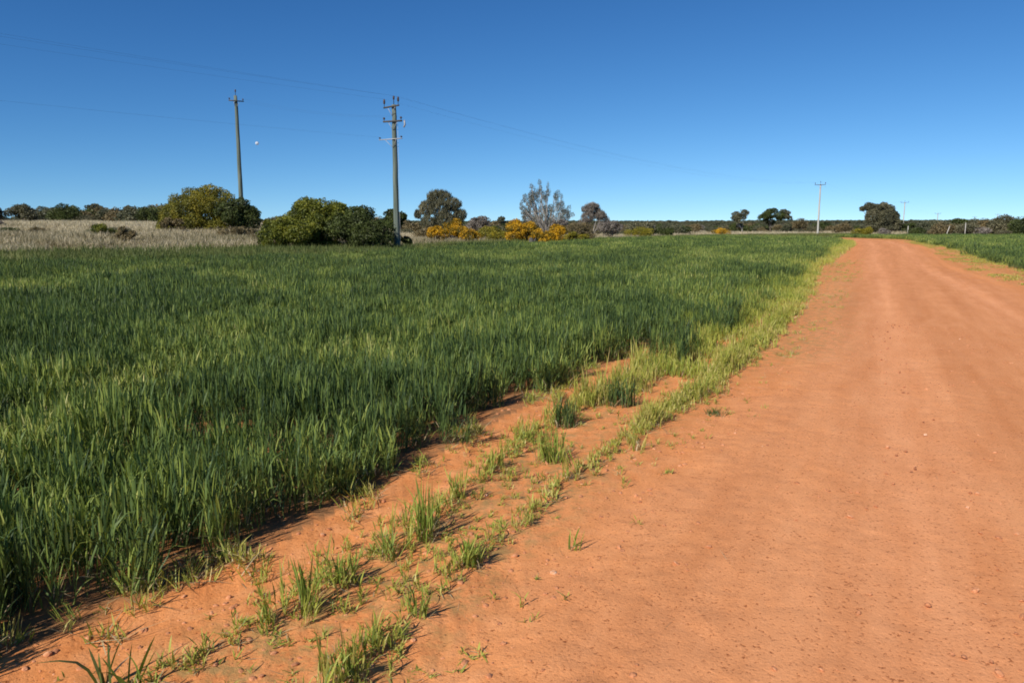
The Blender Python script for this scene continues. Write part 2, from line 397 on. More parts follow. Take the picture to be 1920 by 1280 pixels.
def arcs(R, base, length, width, e0, curl, seg=3, tint=(0, 1), az=None):
    """leaf blades leaving given points at elevation e0 and arching over"""
    n = len(base); az = R.random(n)*6.283 if az is None else az
    out = np.stack([np.cos(az), np.sin(az), np.zeros(n)], -1); fa = az+math.pi/2+R.normal(0, .5, n)
    side = np.stack([np.cos(fa), np.sin(fa), np.zeros(n)], -1)
    prof = {2: [.7, 1.0], 3: [.6, 1.0, .72], 4: [.6, 1, .9, .55]}[seg]
    V = []; c = base.copy(); e = e0.copy()
    for k in range(seg+1):
        if k < seg: V += [c-side*(width*prof[k]/2)[:, None], c+side*(width*prof[k]/2)[:, None]]
        else: V.append(c.copy())
        c = c+(out*np.cos(e)[:, None]+np.array([0, 0, 1.])*np.sin(e)[:, None])*(length/seg)[:, None]; e = e-curl/seg*(1+k)
    m = 2*seg+1; V = np.stack(V, 1).reshape(-1, 3); b = np.arange(n)*m; F = []
    for k in range(seg-1): F += [np.stack([b+2*k, b+2*k+1, b+2*k+3], -1), np.stack([b+2*k, b+2*k+3, b+2*k+2], -1)]
    F.append(np.stack([b+2*seg-2, b+2*seg-1, b+2*seg], -1))
    return V, np.concatenate(F), np.repeat(tint[0]+(tint[1]-tint[0])*R.random(n), m)
def cereal(R, n, spread, wid, H=(.26, .44), leaves=4, ll=(.10, .21), seg=3, stem=.004, tint=(.0, 1.08)):
    a = R.random(n)*6.283; q = spread*np.sqrt(R.random(n)); B = np.stack([q*np.cos(a), q*np.sin(a), np.zeros(n)], -1)
    h = H[0]+(H[1]-H[0])*R.random(n)**.7; ln = R.normal(0, .07, (n, 2))
    parts = [arcs(R, B, h*.92, np.full(n, stem), math.pi/2-np.abs(R.normal(0, .08, n)), np.full(n, .03), 2, (.25, .8))]
    L, Wd, E, Cu, Bs = [], [], [], [], []
    for k in range(leaves):
        t = (k+.35*R.random(n)+.25)/leaves*.88; top_ = k == leaves-1
        p = B.copy(); p[:, 2] = h*t; p[:, :2] += ln*(h*t)[:, None]*.5
        Bs.append(p); L.append((ll[0]+(ll[1]-ll[0])*R.random(n))*(.8 if k == 0 else 1)); Wd.append(wid*(.7+.6*R.random(n)))
        e = np.radians(R.normal(84 if top_ else 77, 6, n)); E.append(e)
        Cu.append(np.where(R.random(n) < (.12 if top_ else .38), R.uniform(.5, 1.6, n), R.uniform(0, .28, n)))
    parts.append(arcs(R, np.concatenate(Bs), np.concatenate(L), np.concatenate(Wd), np.concatenate(E), np.concatenate(Cu), seg, tint))
    return join(parts)[:3]
def crop_proto(k, n, spread, wid, leaves=4, seg=3, straw=.6, **kw):
    up = cereal(R, n, spread, wid, leaves=leaves, seg=seg, **kw)
    m = max(2, int(n*straw)); a = R.random(m)*6.283; q = spread*np.sqrt(R.random(m)); B = np.stack([q*np.cos(a), q*np.sin(a), .02+.10*R.random(m)], -1)
    st = arcs(R, B, .06+.10*R.random(m), np.full(m, wid*.6), np.radians(R.uniform(5, 70, m)), R.uniform(.3, 1.5, m), 2)
    V, F, T, MI = join([up, st])
    return npmesh('crop clump', V, F, [M_CROP, M_STRAW], tint=T, mi=MI, smooth_=True)
P_near = [crop_proto(k, 9, .055, .0085) for k in range(10)]
P_mid = [crop_proto(k, 27, .22, .011) for k in range(6)]
P_far = [crop_proto(k, 42, .6, .028, seg=2, straw=.2, ll=(.14, .26), stem=.012) for k in range(5)]
crop_protos = P_near+P_mid+P_far
def ring_pts(r0, r1, dens, a0=-47, a1=40):
    A = (r1*r1-r0*r0)*rad(a1-a0)/2; n = int(A*dens)
    r = np.sqrt(r0*r0+(r1*r1-r0*r0)*rng.random(n)); a = np.radians(a0+(a1-a0)*rng.random(n))
    return r*np.sin(a), r*np.cos(a)
def crop_tint(x, y):
    t = fbm(x, y, 1.9, 3, 11); t2 = fbm(x, y, 12, 2, 4); t3 = fbm(x*.35+y*.1, y, .9, 2, 8)
    v = .26+1.35*(t-.5)+.45*(t2-.5)+.75*(t3-.5)
    r = np.hypot(x, y); v = v+.05*smooth(4, 10, r)
    # a yellower belt some metres in from the edge, as in short thin crop
    gx = ex(E1, y)-x
    v = v+.18*np.exp(-((gx-2.6)/1.0)**2)*(fbm(x, y, 1.3, 2, 30) > .46)
    return v
C = []; 
def put(x, y, idx, s, tint, z=None, tilt=.08):
    n = len(x)
    C.append(dict(co=np.stack([x, y, (ground_h(x, y) if z is None else z)-.006], -1), rz=rng.random(n)*6.283, tx=rng.normal(0, tilt, n), ty=rng.normal(0, tilt, n),
                  s=s, idx=idx, tint=tint))
def flush():
    global C
    d = {k: np.concatenate([c[k] for c in C]) for k in C[0]}; C = []; return d
for r0, r1, dens, (i0, i1), a0, a1 in ((0.8, 8, 92, (0, 10), -75, 50), (8, 14, 78, (0, 10), -50, 42), (11, 24, 15, (10, 16), -48, 40), (24, 50, 10, (10, 16), -46, 38), (46, 140, 3.2, (16, 21), -44, 38)):
    x, y = ring_pts(r0, r1, dens*1.15, a0, a1)
    gx = ex(E1, y)-x+(fbm(x, y, .45, 2, 6)-.5)*.30
    left = (gx > .02+(.15 if i0 >= 10 else 0)+(.4 if i0 >= 16 else 0)) & (y < fby(x)+2.5*(fbm(x, y, 5, 2)-.5))
    right = (x > ex(RF, y)+(.4 if i0 >= 16 else .1)+1.2*(fbm(x, y, 2, 2, 5)-.5)) & (y < 118) & (y > 10)
    o_ = x-ex(E1, y); wd_ = ex(RC, y)-ex(E1, y)
    strip = (o_ > .32*(1-smooth(11, 14, y))) & (o_ < wd_*.62) & (y > 8.2) & (y < 40) & (fbm(x, y, .7, 2, 63) > .47+.12*o_/wd_) & (rng.random(len(x)) < .75)
    keep = left | right | strip
    thin = fbm(x, y, .55, 2, 21)
    thin2 = fbm(x, y, .30, 2, 23); keep &= ~((thin > .715) & (y < 14)); keep &= ~((gx < .28) & left & (thin2 > .58) & (y < 10))
    x, y = x[keep], y[keep]; gx = gx[keep]; n = len(x)
    hgt = .88-.6*(fbm(x, y, 1.9, 3, 11)-.5)+.45*(fbm(x, y, .5, 2, 40)-.5)
    edge = np.where(left[keep], 1-smooth(.0, .3, gx), 0)
    hgt *= 1-.18*edge*rng.random(n)
    hgt *= np.where(rng.random(n) < .06, 1.2, 1)
    nearf = smooth(28, 48, y-.0*x)*0
    s = np.stack([np.ones(n)*(.9+.25*rng.random(n))]*2+[hgt*(.9+.2*rng.random(n))], -1)
    t = crop_tint(x, y)+.10*edge
    # taller, bluer belt near the far-left edge of the field
    bl = np.exp(-((fby(x)-y-5)/4.0)**2)*(x < 0); t = t-.14*bl
    t = t-.04*smooth(5, 12, y)+.08*smooth(25, 80, y)
    put(x, y, rng.integers(i0, i1, n), s, np.clip(t+rng.normal(0, .10, n), 0, 1))
scatter('wheat_crop', flush(), crop_protos, 'dense dark green young cereal crop filling the paddocks beside the track', 'crop')

# verge: yellow-green clumps in two broken drill rows, merging with the crop further off
P_vg = []
for k in range(7):
    a = blades(R, 9+2*k, .03+.005*k, .08, .27, .005, .2, .25, 4, (.1, 1), .75); b = blades(R, 9, .05, .03, .12, .005, .9, .9, 3, (.6, 1), .3)
    V, F, T, MI = join([a, b]); P_vg.append(npmesh('grass clump', V, F, [M_VERGE, M_STRAW], tint=T, mi=(MI == 1), smooth_=True))
for k in range(4):
    a = blades(R, 46, .2, .10, .30, .010, .2, .25, 3, (.1, 1), .75); b = blades(R, 18, .2, .03, .16, .01, 1.0, .9, 2, (.6, 1), .3)
    V, F, T, MI = join([a, b]); P_vg.append(npmesh('grass clump', V, F, [M_VERGE, M_STRAW], tint=T, mi=(MI == 1), smooth_=True))
NV = len(P_vg)
for k in range(8):
    V, F, T = cereal(R, 2+k % 3, .018, .0065, H=(.07, .17), leaves=3, ll=(.06, .13), stem=.003, tint=(.1, 1)); m_ = 3
    a = R.random(m_)*6.283; st = arcs(R, np.stack([.02*np.cos(a), .02*np.sin(a), a*0+.004], -1), .04+.06*R.random(m_), np.full(m_, .004), np.radians(R.uniform(5, 40, m_)), R.uniform(.2, 1, m_), 2, (.3, 1))
    V, F, T, MI = join([(V, F, T), st]); P_vg.append(npmesh('grass clump', V, F, [M_VERGE, M_STRAW], tint=T, mi=(MI == 1), smooth_=True))
def along(Rw, n, y0, y1, sig, power=1.0):
    y = y0+(y1-y0)*rng.random(n)**power; x = ex(Rw, y)+rng.normal(0, 1, n)*sig
    return x, y
for Rw, n, y0, y1, sg, thr, hs_, big in ((RB, 330, 1.5, 7, .055, .30, .80, 0), (RC, 360, 1.5, 7, .045, .28, .75, 0), (RB, 1300, 6.5, 14, .11, .34, 1.25, 0), (RC, 1700, 6, 14, .09, .30, 1.05, 0),
                              (RB, 420, 1.6, 7, .20, .38, .35, 0), (RC, 420, 1.6, 8, .28, .40, .30, 0), (RB, 300, 6.5, 13, .10, .46, .95, 1), (RC, 320, 5.0, 13, .07, .46, .80, 1)):
    x, y = along(Rw, n, y0, y1, sg); q = fbm(x, y, .33, 2, 50); k = q > thr; x, y, q = x[k], y[k], q[k]; n = len(x)
    s0 = hs_*(.45+.65*rng.random(n)**1.3)*(.65+.9*smooth(.45, .72, q))
    put(x, y, rng.integers(0, 7, n) if big else rng.integers(NV, NV+8, n), np.stack([.8+.4*rng.random(n)]*2+[s0], -1), np.clip((.70 if Rw is RC else .56)+.8*(fbm(x, y, .9, 2, 3)-.5)+rng.normal(0, .14, n), 0, 1), tilt=.14)
# strip merging with the crop from 8 m on
x, y = ring_pts(8.0, 30, 34, 0, 32); gap = x-ex(E1, y); wd = ex(RC, y)-ex(E1, y)
k = (gap > .38*(1-smooth(9, 12, y))) & (gap < wd+.25*(fbm(x, y, .8, 2)-.3)) & (fbm(x, y, .6, 2, 60) > .42-.16*smooth(9, 14, y)); x, y, gap, wd = x[k], y[k], gap[k], wd[k]; n = len(x)
u = gap/wd
put(x, y, rng.integers(0, 11, n), np.stack([1+.3*rng.random(n)]*2+[(1.35-.85*u)*(.75+.4*rng.random(n))], -1), np.clip(.02+.62*u+.8*(fbm(x, y, 1.5, 2, 3)-.5)+rng.normal(0, .1, n), 0, 1))
x, y = ring_pts(30, 92, 6, 8, 32); gap = x-ex(E1, y); k = (gap > -.5) & (gap < .95+.5*(fbm(x, y, 3, 2)-.5)); x, y, gap = x[k], y[k], gap[k]; n = len(x)
put(x, y, rng.integers(7, 11, n), np.stack([1.6+.3*rng.random(n)]*2+[1.1-.35*gap+.2*rng.random(n)], -1), np.clip(.45+.25*gap+rng.normal(0, .12, n), 0, 1))
# low scruffy patches on the bare shoulder and on the right-hand verge
x, y = ring_pts(2.0, 40, 20, -12, 32); dl = x-ex(RC, y); dR = ex(ROADL, y)-x
k = (dl > .05) & (dR > -.5) & (rng.random(len(x)) < .55+.4*smooth(6, 9, y)) & (fbm(x, y, .7, 3, 70) > .57-.10*smooth(7, 12, y)*smooth(1.8, .6, dl)); x, y = x[k], y[k]; n = len(x)
put(x, y, rng.integers(0, 7, n), np.stack([.8+.6*rng.random(n)]*2+[.07+.24*rng.random(n)], -1), np.clip(.25+.7*rng.random(n), 0, 1), tilt=.25)
x, y = ring_pts(14, 95, 5, 10, 38); a = x-ex(ROADR, y); b = ex(RF, y)+.8-x
k = (a > .5) & (b > 0) & (fbm(x, y, 1.4, 3, 75) > .47-.2*smooth(1.6, .2, b)*1.0); x, y, b = x[k], y[k], b[k]; n = len(x)
put(x, y, rng.integers(7, 11, n), np.stack([1+.6*rng.random(n)]*2+[.25+.55*smooth(1.5, 0, b)*rng.random(n)], -1), np.clip(.25+.5*rng.random(n), 0, 1))
x, y = along(E1, 520, 1.2, 12, .10); x = x-.05; k = fbm(x, y, .4, 2, 91) > .48; x, y = x[k], y[k]; n = len(x)
put(x, y, rng.integers(0, 7, n), np.stack([.9+.5*rng.random(n)]*2+[.15+.4*rng.random(n)], -1), np.clip(.1+.9*rng.random(n), 0, 1), tilt=.3)
scatter('verge_grass', flush(), P_vg, 'yellow-green grass growing in broken rows along the edge of the red track', 'grass')

# low green weeds and dry pale grass beyond the crop
P_w = []
for k in range(4):
    V, F, T, MI = join([blades(R, 110, .7, .16, .48, .03, .35, .4, 2, (0, 1), .6)]); P_w.append(npmesh('weed clump', V, F, [M_GREENW], tint=T, smooth_=True))
x, y = ring_pts(20, 150, 4.5, -48, 30); dB = y-fby(x)+2.5*(fbm(x, y, 5, 2)-.5); wl2 = 1-smooth(-6, 10, x)
k = (dB > -.8) & (dB < 3+10*wl2) & (rng.random(len(x)) < 1-smooth(1+4*wl2, 3+9*wl2, dB)*.9) & (x < 62); x, y = x[k], y[k]; n = len(x)
put(x, y, rng.integers(0, 4, n), np.stack([1+.3*rng.random(n)]*2+[.8+.7*rng.random(n)], -1), np.clip(.35+.9*(fbm(x, y, 4, 2, 9)-.5)+.3*(rng.random(n)-.5), 0, 1))
scatter('green_weeds', flush(), P_w, 'low dull green weeds fringing the far edge of the crop', 'weeds')
P_d = []
for k in range(5):
    V, F, T, MI = join([blades(R, 80, .7, .22, .70, .028, .35, .5, 2, (0, 1), .5)]); P_d.append(npmesh('dry clump', V, F, [M_DRY], tint=T, smooth_=True))
for r0, r1, dens in ((26, 70, 3.6), (70, 130, 1.6), (130, 210, .7)):
    x, y = ring_pts(r0, r1, dens, -46, 34); dB = y-fby(x); wl2 = 1-smooth(-8, 12, x)
    k = (dB > 2.0+5*wl2) & (fbm(x, y, 7, 3, 33) > .28+.1*(r0 > 80)) & ~((x > 60) & (y < 125)) & ~((x > -17) & (x < -3) & (dB < 11)); x, y, dB = x[k], y[k], dB[k]; n = len(x)
    mid = np.exp(-((dB-17)/9.0)**2)*(x < -4)
    t = .64-.34*mid+.9*(fbm(x, y, 9, 3, 12)-.5)+.3*smooth(30, 60, dB)*(x < -4)
    patch = fbm(x, y, 2.6, 3, 44); hz_ = .38+.55*smooth(.35, .7, patch)+.25*rng.random(n); t = t-.45*smooth(.60, .72, fbm(x, y, 3.4, 3, 48))
    put(x, y, rng.integers(0, 5, n), np.stack([1+.5*rng.random(n)]*2+[hz_], -1)*(1+.3*(r0 > 80)), np.clip(t+.05+rng.normal(0, .14, n), 0, 1))
scatter('dry_grass', flush(), P_d, 'pale and mauve-brown dead grass covering the paddock behind the crop', 'dry grass')

# crumbs of soil, small stones and straws on the bare ground
M_CLOD = leafmat('soil crumb', [(0, (.20, .085, .045)), (.6, (.55, .23, .105)), (.93, (.66, .36, .2)), (1, (.72, .60, .48))], 0, inst=True, rough=.95)
import bmesh
P_c = []
for k in range(6):
    bm = bmesh.new(); bmesh.ops.create_icosphere(bm, subdivisions=2, radius=1)
    rr_ = np.random.default_rng(k); o3 = rr_.random(3)*50
    for v in bm.verts:
        q = float(fbm(v.co.x*1.0+o3[0], v.co.y*1.0+v.co.z*1.3+o3[1], .8, 2)); v.co *= .65+.7*q
        v.co.z *= .6
    me = bpy.data.meshes.new('soil crumb'); bm.to_mesh(me); bm.free(); me.materials.append(M_CLOD)
    a = me.attributes.new('tint', 'FLOAT', 'POINT'); a.data.foreach_set('value', rr_.random(len(me.vertices)).astype(np.float32)); P_c.append(me)
for k in range(3):
    V, F, T = blades(R, 2, .01, .04, .11, .004, 2.6, 1.5, 3, (0, 1), .1); V[:, 2] = V[:, 2]*.25+.004
    P_c.append(npmesh('straw', V/.012, F, [M_STRAW], tint=T))
x, y = ring_pts(1.2, 14, 230, -42, 42); d = roadw(x, y); k = (x > ex(E1, y)-.25) & (rng.random(len(x)) < .95-.62*smooth(0, 1.3, d)) & (fbm(x, y, .6, 3, 80) > .42); x, y, d = x[k], y[k], d[k]; n = len(x)
zz = np.maximum(ground_h(x, y)-0.06*smooth(.3, .9, d), np.where(d > -.4, ground_h(x, y)+road_lift(x, y), -9))
sz = .003+.013*rng.random(n)**5; idx = np.where(rng.random(n) < .035, rng.integers(6, 9, n), rng.integers(0, 6, n)); sz = np.where(idx > 5, .005, sz)
tl = np.where(idx > 5, .03, .3)
put(x, y, idx, np.stack([sz*(.8+.5*rng.random(n)), sz*(.8+.5*rng.random(n)), sz], -1), np.where(rng.random(n) < .02, 1.0, rng.random(n)**1.4*.75), z=zz+.006, tilt=1.0)
C[-1]['tx'] *= tl; C[-1]['ty'] *= tl
scatter('soil_crumbs', flush(), P_c, 'small clods, pebbles and bits of straw lying on the red sand', 'pebbles')

# ------------------------------------------------------------------ trees and shrubs
M_BARK = plainmat('bark', (.10, .075, .055), (.26, .21, .17), 9, .9, .5, (1, 1, .25))
M_BARKG = plainmat('grey bark', (.20, .18, .16), (.46, .43, .39), 9, .9, .5, (1, 1, .25))
LM = {
 'wattle': leafmat('olive wattle leaf', [(0, (.055, .06, .013)), (.5, (.17, .165, .022)), (1, (.33, .27, .03))], .25),
 'green': leafmat('bright green leaf', [(0, (.03, .045, .010)), (.5, (.115, .135, .016)), (1, (.25, .25, .03))], .25),
 'dark': leafmat('dark green leaf', [(0, (.025, .036, .012)), (.5, (.062, .080, .020)), (1, (.10, .13, .03))], .2),
 'gum': leafmat('grey brown gum leaf', [(0, (.05, .052, .030)), (.5, (.112, .110, .060)), (1, (.22, .20, .12))], .2),
 'grey': leafmat('silver grey foliage', [(0, (.04, .045, .032)), (.5, (.125, .13, .10)), (1, (.32, .31, .26))], .15),
 'flower': leafmat('orange blossom', [(0, (.09, .09, .015)), (.28, (.22, .15, .015)), (.5, (.52, .29, .012)), (1, (.70, .42, .02))], .2),
 'yellowgreen': leafmat('yellow green leaf', [(0, (.08, .09, .012)), (.5, (.21, .19, .02)), (1, (.36, .29, .02))], .2),
 'brown': leafmat('brown heath foliage', [(0, (.07, .06, .03)), (.5, (.155, .125, .06)), (1, (.28, .21, .10))], .15),
 'mauve': leafmat('mauve grey twigs', [(0, (.10, .085, .072)), (.5, (.19, .165, .14)), (1, (.33, .29, .25))], .1),
 'fargreen': leafmat('distant tree leaf', [(0, (.055, .066, .038)), (.5, (.105, .112, .062)), (1, (.18, .165, .095))], .2),
}
def leafcloud(R, lobes, n, size, style='leaf', gap=.42):
    """n leaf-sized faces spread through lobes (x,y,z,rx,ry,rz), denser at their outside, thinned by noise"""
    L = np.array(lobes); wgt = L[:, 3]*L[:, 5]; wgt = wgt/wgt.sum(); li = R.choice(len(L), n, p=wgt)
    d = R.normal(size=(n, 3)); d /= np.linalg.norm(d, axis=1)[:, None]
    q = .55+.5*R.random(n)**.6
    o = R.random()*100; q = q*(.62+.72*fbm(d[:, 0]*1.3+d[:, 1]+li*3.1+o, d[:, 2]*1.3+li*1.7, .55, 3))
    P = L[li, :3]+d*L[li, 3:]*q[:, None]
    sc = max(L[:, 3].mean(), .2)*.55
    k = (fbm(P[:, 0]+P[:, 1]*.7+o, P[:, 2]+P[:, 1]*.5, sc, 3) > gap*(.75+.3*q)) & (P[:, 2] > .02)
    P = P[k]; d = d[k]; li = li[k]; n = len(P)
    c = fbm(P[:, 0]+o, P[:, 2]+P[:, 1]*.8, sc*.9, 2, 5)
    nr = R.normal(size=(n, 3))+d*.6+np.array([0, 0, .4]); nr /= np.linalg.norm(nr, axis=1)[:, None]
    if style == 'leaf':
        u = np.cross(nr, R.normal(size=(n, 3))); u /= np.linalg.norm(u, axis=1)[:, None]; v = np.cross(nr, u)
        a = size*(.6+.8*R.random(n))[:, None]; b = a*.55
    elif style == 'airy':
        u = R.normal(0, 1, (n, 3))+np.array([0, 0, .9]); u /= np.linalg.norm(u, axis=1)[:, None]
        v = np.cross(u, nr); v /= np.linalg.norm(v, axis=1)[:, None]+1e-6
        a = size*1.5*(.6+.8*R.random(n))[:, None]; b = np.full((n, 1), size*.24)
    else:                                       # long drooping or rising needles
        u = np.array([0, 0, 1.])*(1 if style == 'up' else -1)+R.normal(0, .3, (n, 3)); u /= np.linalg.norm(u, axis=1)[:, None]
        v = np.cross(u, nr); v /= np.linalg.norm(v, axis=1)[:, None]+1e-6
        a = size*2.4*(.6+.8*R.random(n))[:, None]; b = np.full((n, 1), size*.26)
    V = np.stack([P-u*a, P+v*b, P+u*a, P-v*b], 1).reshape(-1, 3)
    F = np.arange(n*4).reshape(-1, 4)
    lobt = R.random(len(L))[li]
    T = np.repeat(np.clip(.5+1.1*(c-.5)+.35*(lobt-.5)+.3*(R.random(n)-.5), 0, 1), 4)
    return V, F, T
def limbs(R, lobes, h0, r0, fork, n_twigs=2):
    """trunk or several stems from the ground, one tapered limb to every lobe"""
    m = MB(); L = np.array(lobes)
    fz = fork; top = np.array([R.normal(0, .05), R.normal(0, .05), fz])
    if fz > .3: m.tube([(0, 0, -.1), (top[0]*.5, top[1]*.3, fz*.5), top], [r0*1.25, r0, r0*.8], 8)
    for q in L:
        c = q[:3]; a = top if fz > .3 else np.array([c[0]*.15, c[1]*.15, -.05])
        mid = a*.45+c*.55+np.array([0, 0, -.12*abs(c[2]-a[2])])+R.normal(0, .06, 3)*np.linalg.norm(c-a)
        r1 = r0*(.62 if fz > .3 else .7)
        m.tube([a, a*.7+mid*.3+R.normal(0, .02, 3), mid, c], [r1, r1*.8, r1*.5, r1*.2], 6)
        for k in range(n_twigs):
            e = c+R.normal(0, .5, 3)*q[3:]; m.tube([mid*.4+c*.6, (mid+c)/4+e/2, e], [r1*.3, r1*.2, r1*.06], 5)
    return m
def dome(R, n, w, h, d, lo=.3, rs=.34):
    """lobes arranged under a rounded outline of width w, height h, depth d"""
    out = []
    for k in range(n):
        a = R.random()*6.283; q = math.sqrt(R.random())*.72
        x = q*math.cos(a)*w/2*1.12; y = q*math.sin(a)*d/2
        e = math.sqrt(max(0, 1-q*q)); r = rs*min(w/2, h)*(.75+.5*R.random())
        zt = h*e*(.88+.18*R.random())-r*.8
        z = zt if R.random() < .65 else h*lo+(zt-h*lo)*R.random()
        out.append((x, y, max(z, r*.7+h*lo*.3), r*1.15, r*1.15, r*.85))
    return out
def plant(name, mat, lobes, n, size,  seed, bark=M_BARK, r0=.08, fork=0., style='leaf', gap=.42, loc=(0, 0, 0), extra=None, twigs=2, rz=0):
    R = np.random.default_rng(seed)
    root = empty(name, loc, rz)
    part = 'crown' if 'tree' in name else 'foliage'
    V, F, T = leafcloud(R, lobes, int(n*1.6), size*.78, style, gap-.07)
    link(part, npmesh(part, V, F, LM[mat], tint=T), root)
    st = 'trunk' if 'tree' in name else 'stem'
    limbs(R, lobes, 0, r0, fork, twigs).build(st, bark, root)
    if extra:
        pn, pm, pl, pnn, ps = extra
        V, F, T = leafcloud(R, pl, pnn, ps, 'leaf', .5); link(pn, npmesh(pn, V, F, LM[pm], tint=T), root)
    return root
def box2world(x0, x1, yt, Yd, sink=0.0):
    xa, _ = raypt(x0, 430, Yd); xb, _ = raypt(x1, 430, Yd); _, zt = raypt((x0+x1)/2, yt, Yd)
    xc = (xa+xb)/2; zb = float(ground_h(xc, Yd))-sink
    return xc, zb, xb-xa, zt-zb
def shrub(name, mat, x0, x1, yt, Yd, label, cat, seed, nl=12, n=5000, size=.07, group=None, dep=.8, **kw):
    xc, zb, wd, ht = box2world(x0, x1, yt, Yd)
    ht = max(ht, .4)*1.08; R = np.random.default_rng(seed+500)
    rs = kw.pop('rs', .34); lo = kw.pop('lo', .3)
    lob = dome(R, nl, wd*.96, ht*.99, wd*dep, lo, rs)
    if name.endswith('tree') and 'fork' not in kw: kw['fork'] = ht*.22
    o = plant(name, mat, lob, n, size, seed, loc=(xc, Yd, zb), **kw)
    return tag(o, label, cat, group)
def scaled(lobs, w, h, d):                     # lobes given as fractions of width / height
    return [(x*w, y*d, z*h, r*w, r*w, (rz if rz else r)*w) for x, y, z, r, rz in lobs]
# big olive wattle left of the pole, with a darker companion at its right
xc, zb, wd, ht = box2world(300, 458, 346, 62)
lob = scaled([(-.40, 0, .30, .11, .10), (-.38, .1, .52, .10, .09), (-.27, 0, .66, .12, .10), (-.26, -.2, .35, .14, .13), (-.10, 0, .76, .13, .11), (-.12, -.25, .5, .15, .12), (.02, .2, .80, .12, .10),
              (.06, -.25, .62, .15, .12), (.12, 0, .86, .11, .09), (.2, .1, .80, .11, .09), (.22, -.22, .58, .15, .12), (.32, 0, .68, .11, .10), (.4, 0, .5, .11, .1), (0, -.3, .3, .13, .1), (-.42, -.1, .14, .08, .09),
              (.34, -.15, .32, .13, .12), (-.2, -.3, .18, .12, .1), (-.33, -.1, .42, .14, .13), (-.02, 0, .66, .17, .15), (.1, -.1, .44, .17, .15), (-.18, -.1, .56, .15, .13), (.26, -.1, .44, .14, .13), (.02, -.2, .22, .16, .14), (.24, -.2, .18, .14, .12), (-.32, -.2, .2, .13, .12)], wd, ht, wd*.8)
tag(plant('wattle_shrub', 'wattle', lob, 36000, .075, 21, r0=.10, loc=(xc, 62, zb), gap=.28), 'tallest olive-yellow domed wattle, spreading in front of the left power pole', 'shrub')
shrub('bush', 'dark', 400, 486, 376, 60, 'dark green bush hugging the foot of the left power pole', 'bush', 22, 12, 14000, .08, gap=.36)
shrub('low_bush', 'brown', 300, 345, 405, 58, 'brownish-green low bush at the left foot of the big olive wattle', 'bush', 23, 7, 3000, .07)
shrub('low_bush', 'brown', 398, 470, 425, 54, 'low brown twiggy bush in dry grass right of the big olive wattle', 'bush', 29, 7, 3000, .06, gap=.5)
shrub('low_bush', 'green', 172, 222, 418, 50, 'low flat olive bush alone in the pale dry paddock on the left', 'bush', 24, 8, 3000, .06, lo=.15)
shrub('low_bush', 'brown', 205, 255, 428, 46, 'low brown bush touching the flat olive one in the dry paddock', 'bush', 25, 7, 2200, .06, lo=.15, gap=.48)
# green acacias left of the timber pole
shrub('acacia_bush', 'green', 479, 606, 410, 43, 'rounded bright green bush, leftmost of the dense clump beside the timber pole', 'bush', 31, 16, 20000, .07, gap=.32, lo=.12)
shrub('acacia_bush', 'green', 536, 662, 371, 48, 'tallest green acacia, rising behind the middle of the dense clump', 'bush', 32, 14, 19000, .075, gap=.34, lo=.3)
shrub('acacia_bush', 'dark', 610, 736, 395, 44.5, 'dark green spreading bush, right half of the dense clump by the timber pole', 'bush', 33, 16, 19000, .07, gap=.36, lo=.25)
shrub('acacia_bush', 'dark', 716, 778, 394, 50, 'dark green bush directly behind the timber pole', 'bush', 34, 9, 8000, .08, gap=.4, lo=.2)
shrub('acacia_bush', 'green', 560, 650, 404, 44.5, 'low green bush filling the front middle of the dense clump', 'bush', 37, 14, 12000, .06, gap=.3, lo=.1)
shrub('acacia_bush', 'dark', 660, 748, 412, 43.5, 'low dark bush at the front right of the dense clump, nearest the timber pole', 'bush', 38, 12, 9000, .06, gap=.34, lo=.1)
# grey gum behind, right of the pole
xc, zb, wd, ht = box2world(776, 876, 354, 80)
lob = scaled([(-.1, 0, .82, .15, .14), (.08, 0, .84, .14, .12), (.24, 0, .70, .15, .13), (-.26, 0, .62, .15, .15), (0, -.3, .6, .18, .17), (.36, 0, .48, .12, .13), (-.42, 0, .52, .07, .08), (.12, -.3, .42, .17, .14), (-.2, -.2, .36, .15, .13), (.3, -.2, .28, .14, .11), (-.05, 0, .2, .14, .1)], wd, ht, wd*.8)
tag(plant('gum_tree', 'gum', lob, 15000, .10, 41, M_BARKG, .16, ht*.16, 'droop', .40, (xc, 80, zb)), 'bushy grey-brown gum tree behind the orange blossom, right of the timber pole', 'tree')
# silver-grey airy tree
xc, zb, wd, ht = box2world(974, 1078, 333, 86)
lob = []
Rs = np.random.default_rng(64)
for k in range(1500):
    fx = Rs.uniform(-.48, .48); z = Rs.uniform(.14, 1)
    up = .94-.9*abs(fx+.12)**1.5-(.28 if .02 < fx < .13 else 0)+.06*math.sin(fx*37)
    if z > up or z < .20+.25*abs(fx) or (fx > .3 and z > .62): continue
    if math.sin(fx*30+z*7)*math.sin(z*13+fx*9) > .62: continue
    lob.append((fx*wd, Rs.normal(0, .16)*wd, z*ht-.35, Rs.uniform(.16, .30), .2, Rs.uniform(.26, .55)))
    if len(lob) >= 150: break
tag(plant('silver_tree', 'grey', lob, 12500, .085, 42, M_BARKG, .11, ht*.10, 'airy', .42, (xc, 86, zb), twigs=1), 'tall airy silver-grey tree with upswept twigs above the orange blossom', 'tree')
shrub('small_grey_tree', 'mauve', 1082, 1138, 386, 92, 'small rounded leafless mauve-grey tree right of the airy silver one', 'tree', 43, 9, 8000, .09, style='up', gap=.42, bark=M_BARKG, fork=.6, twigs=5)
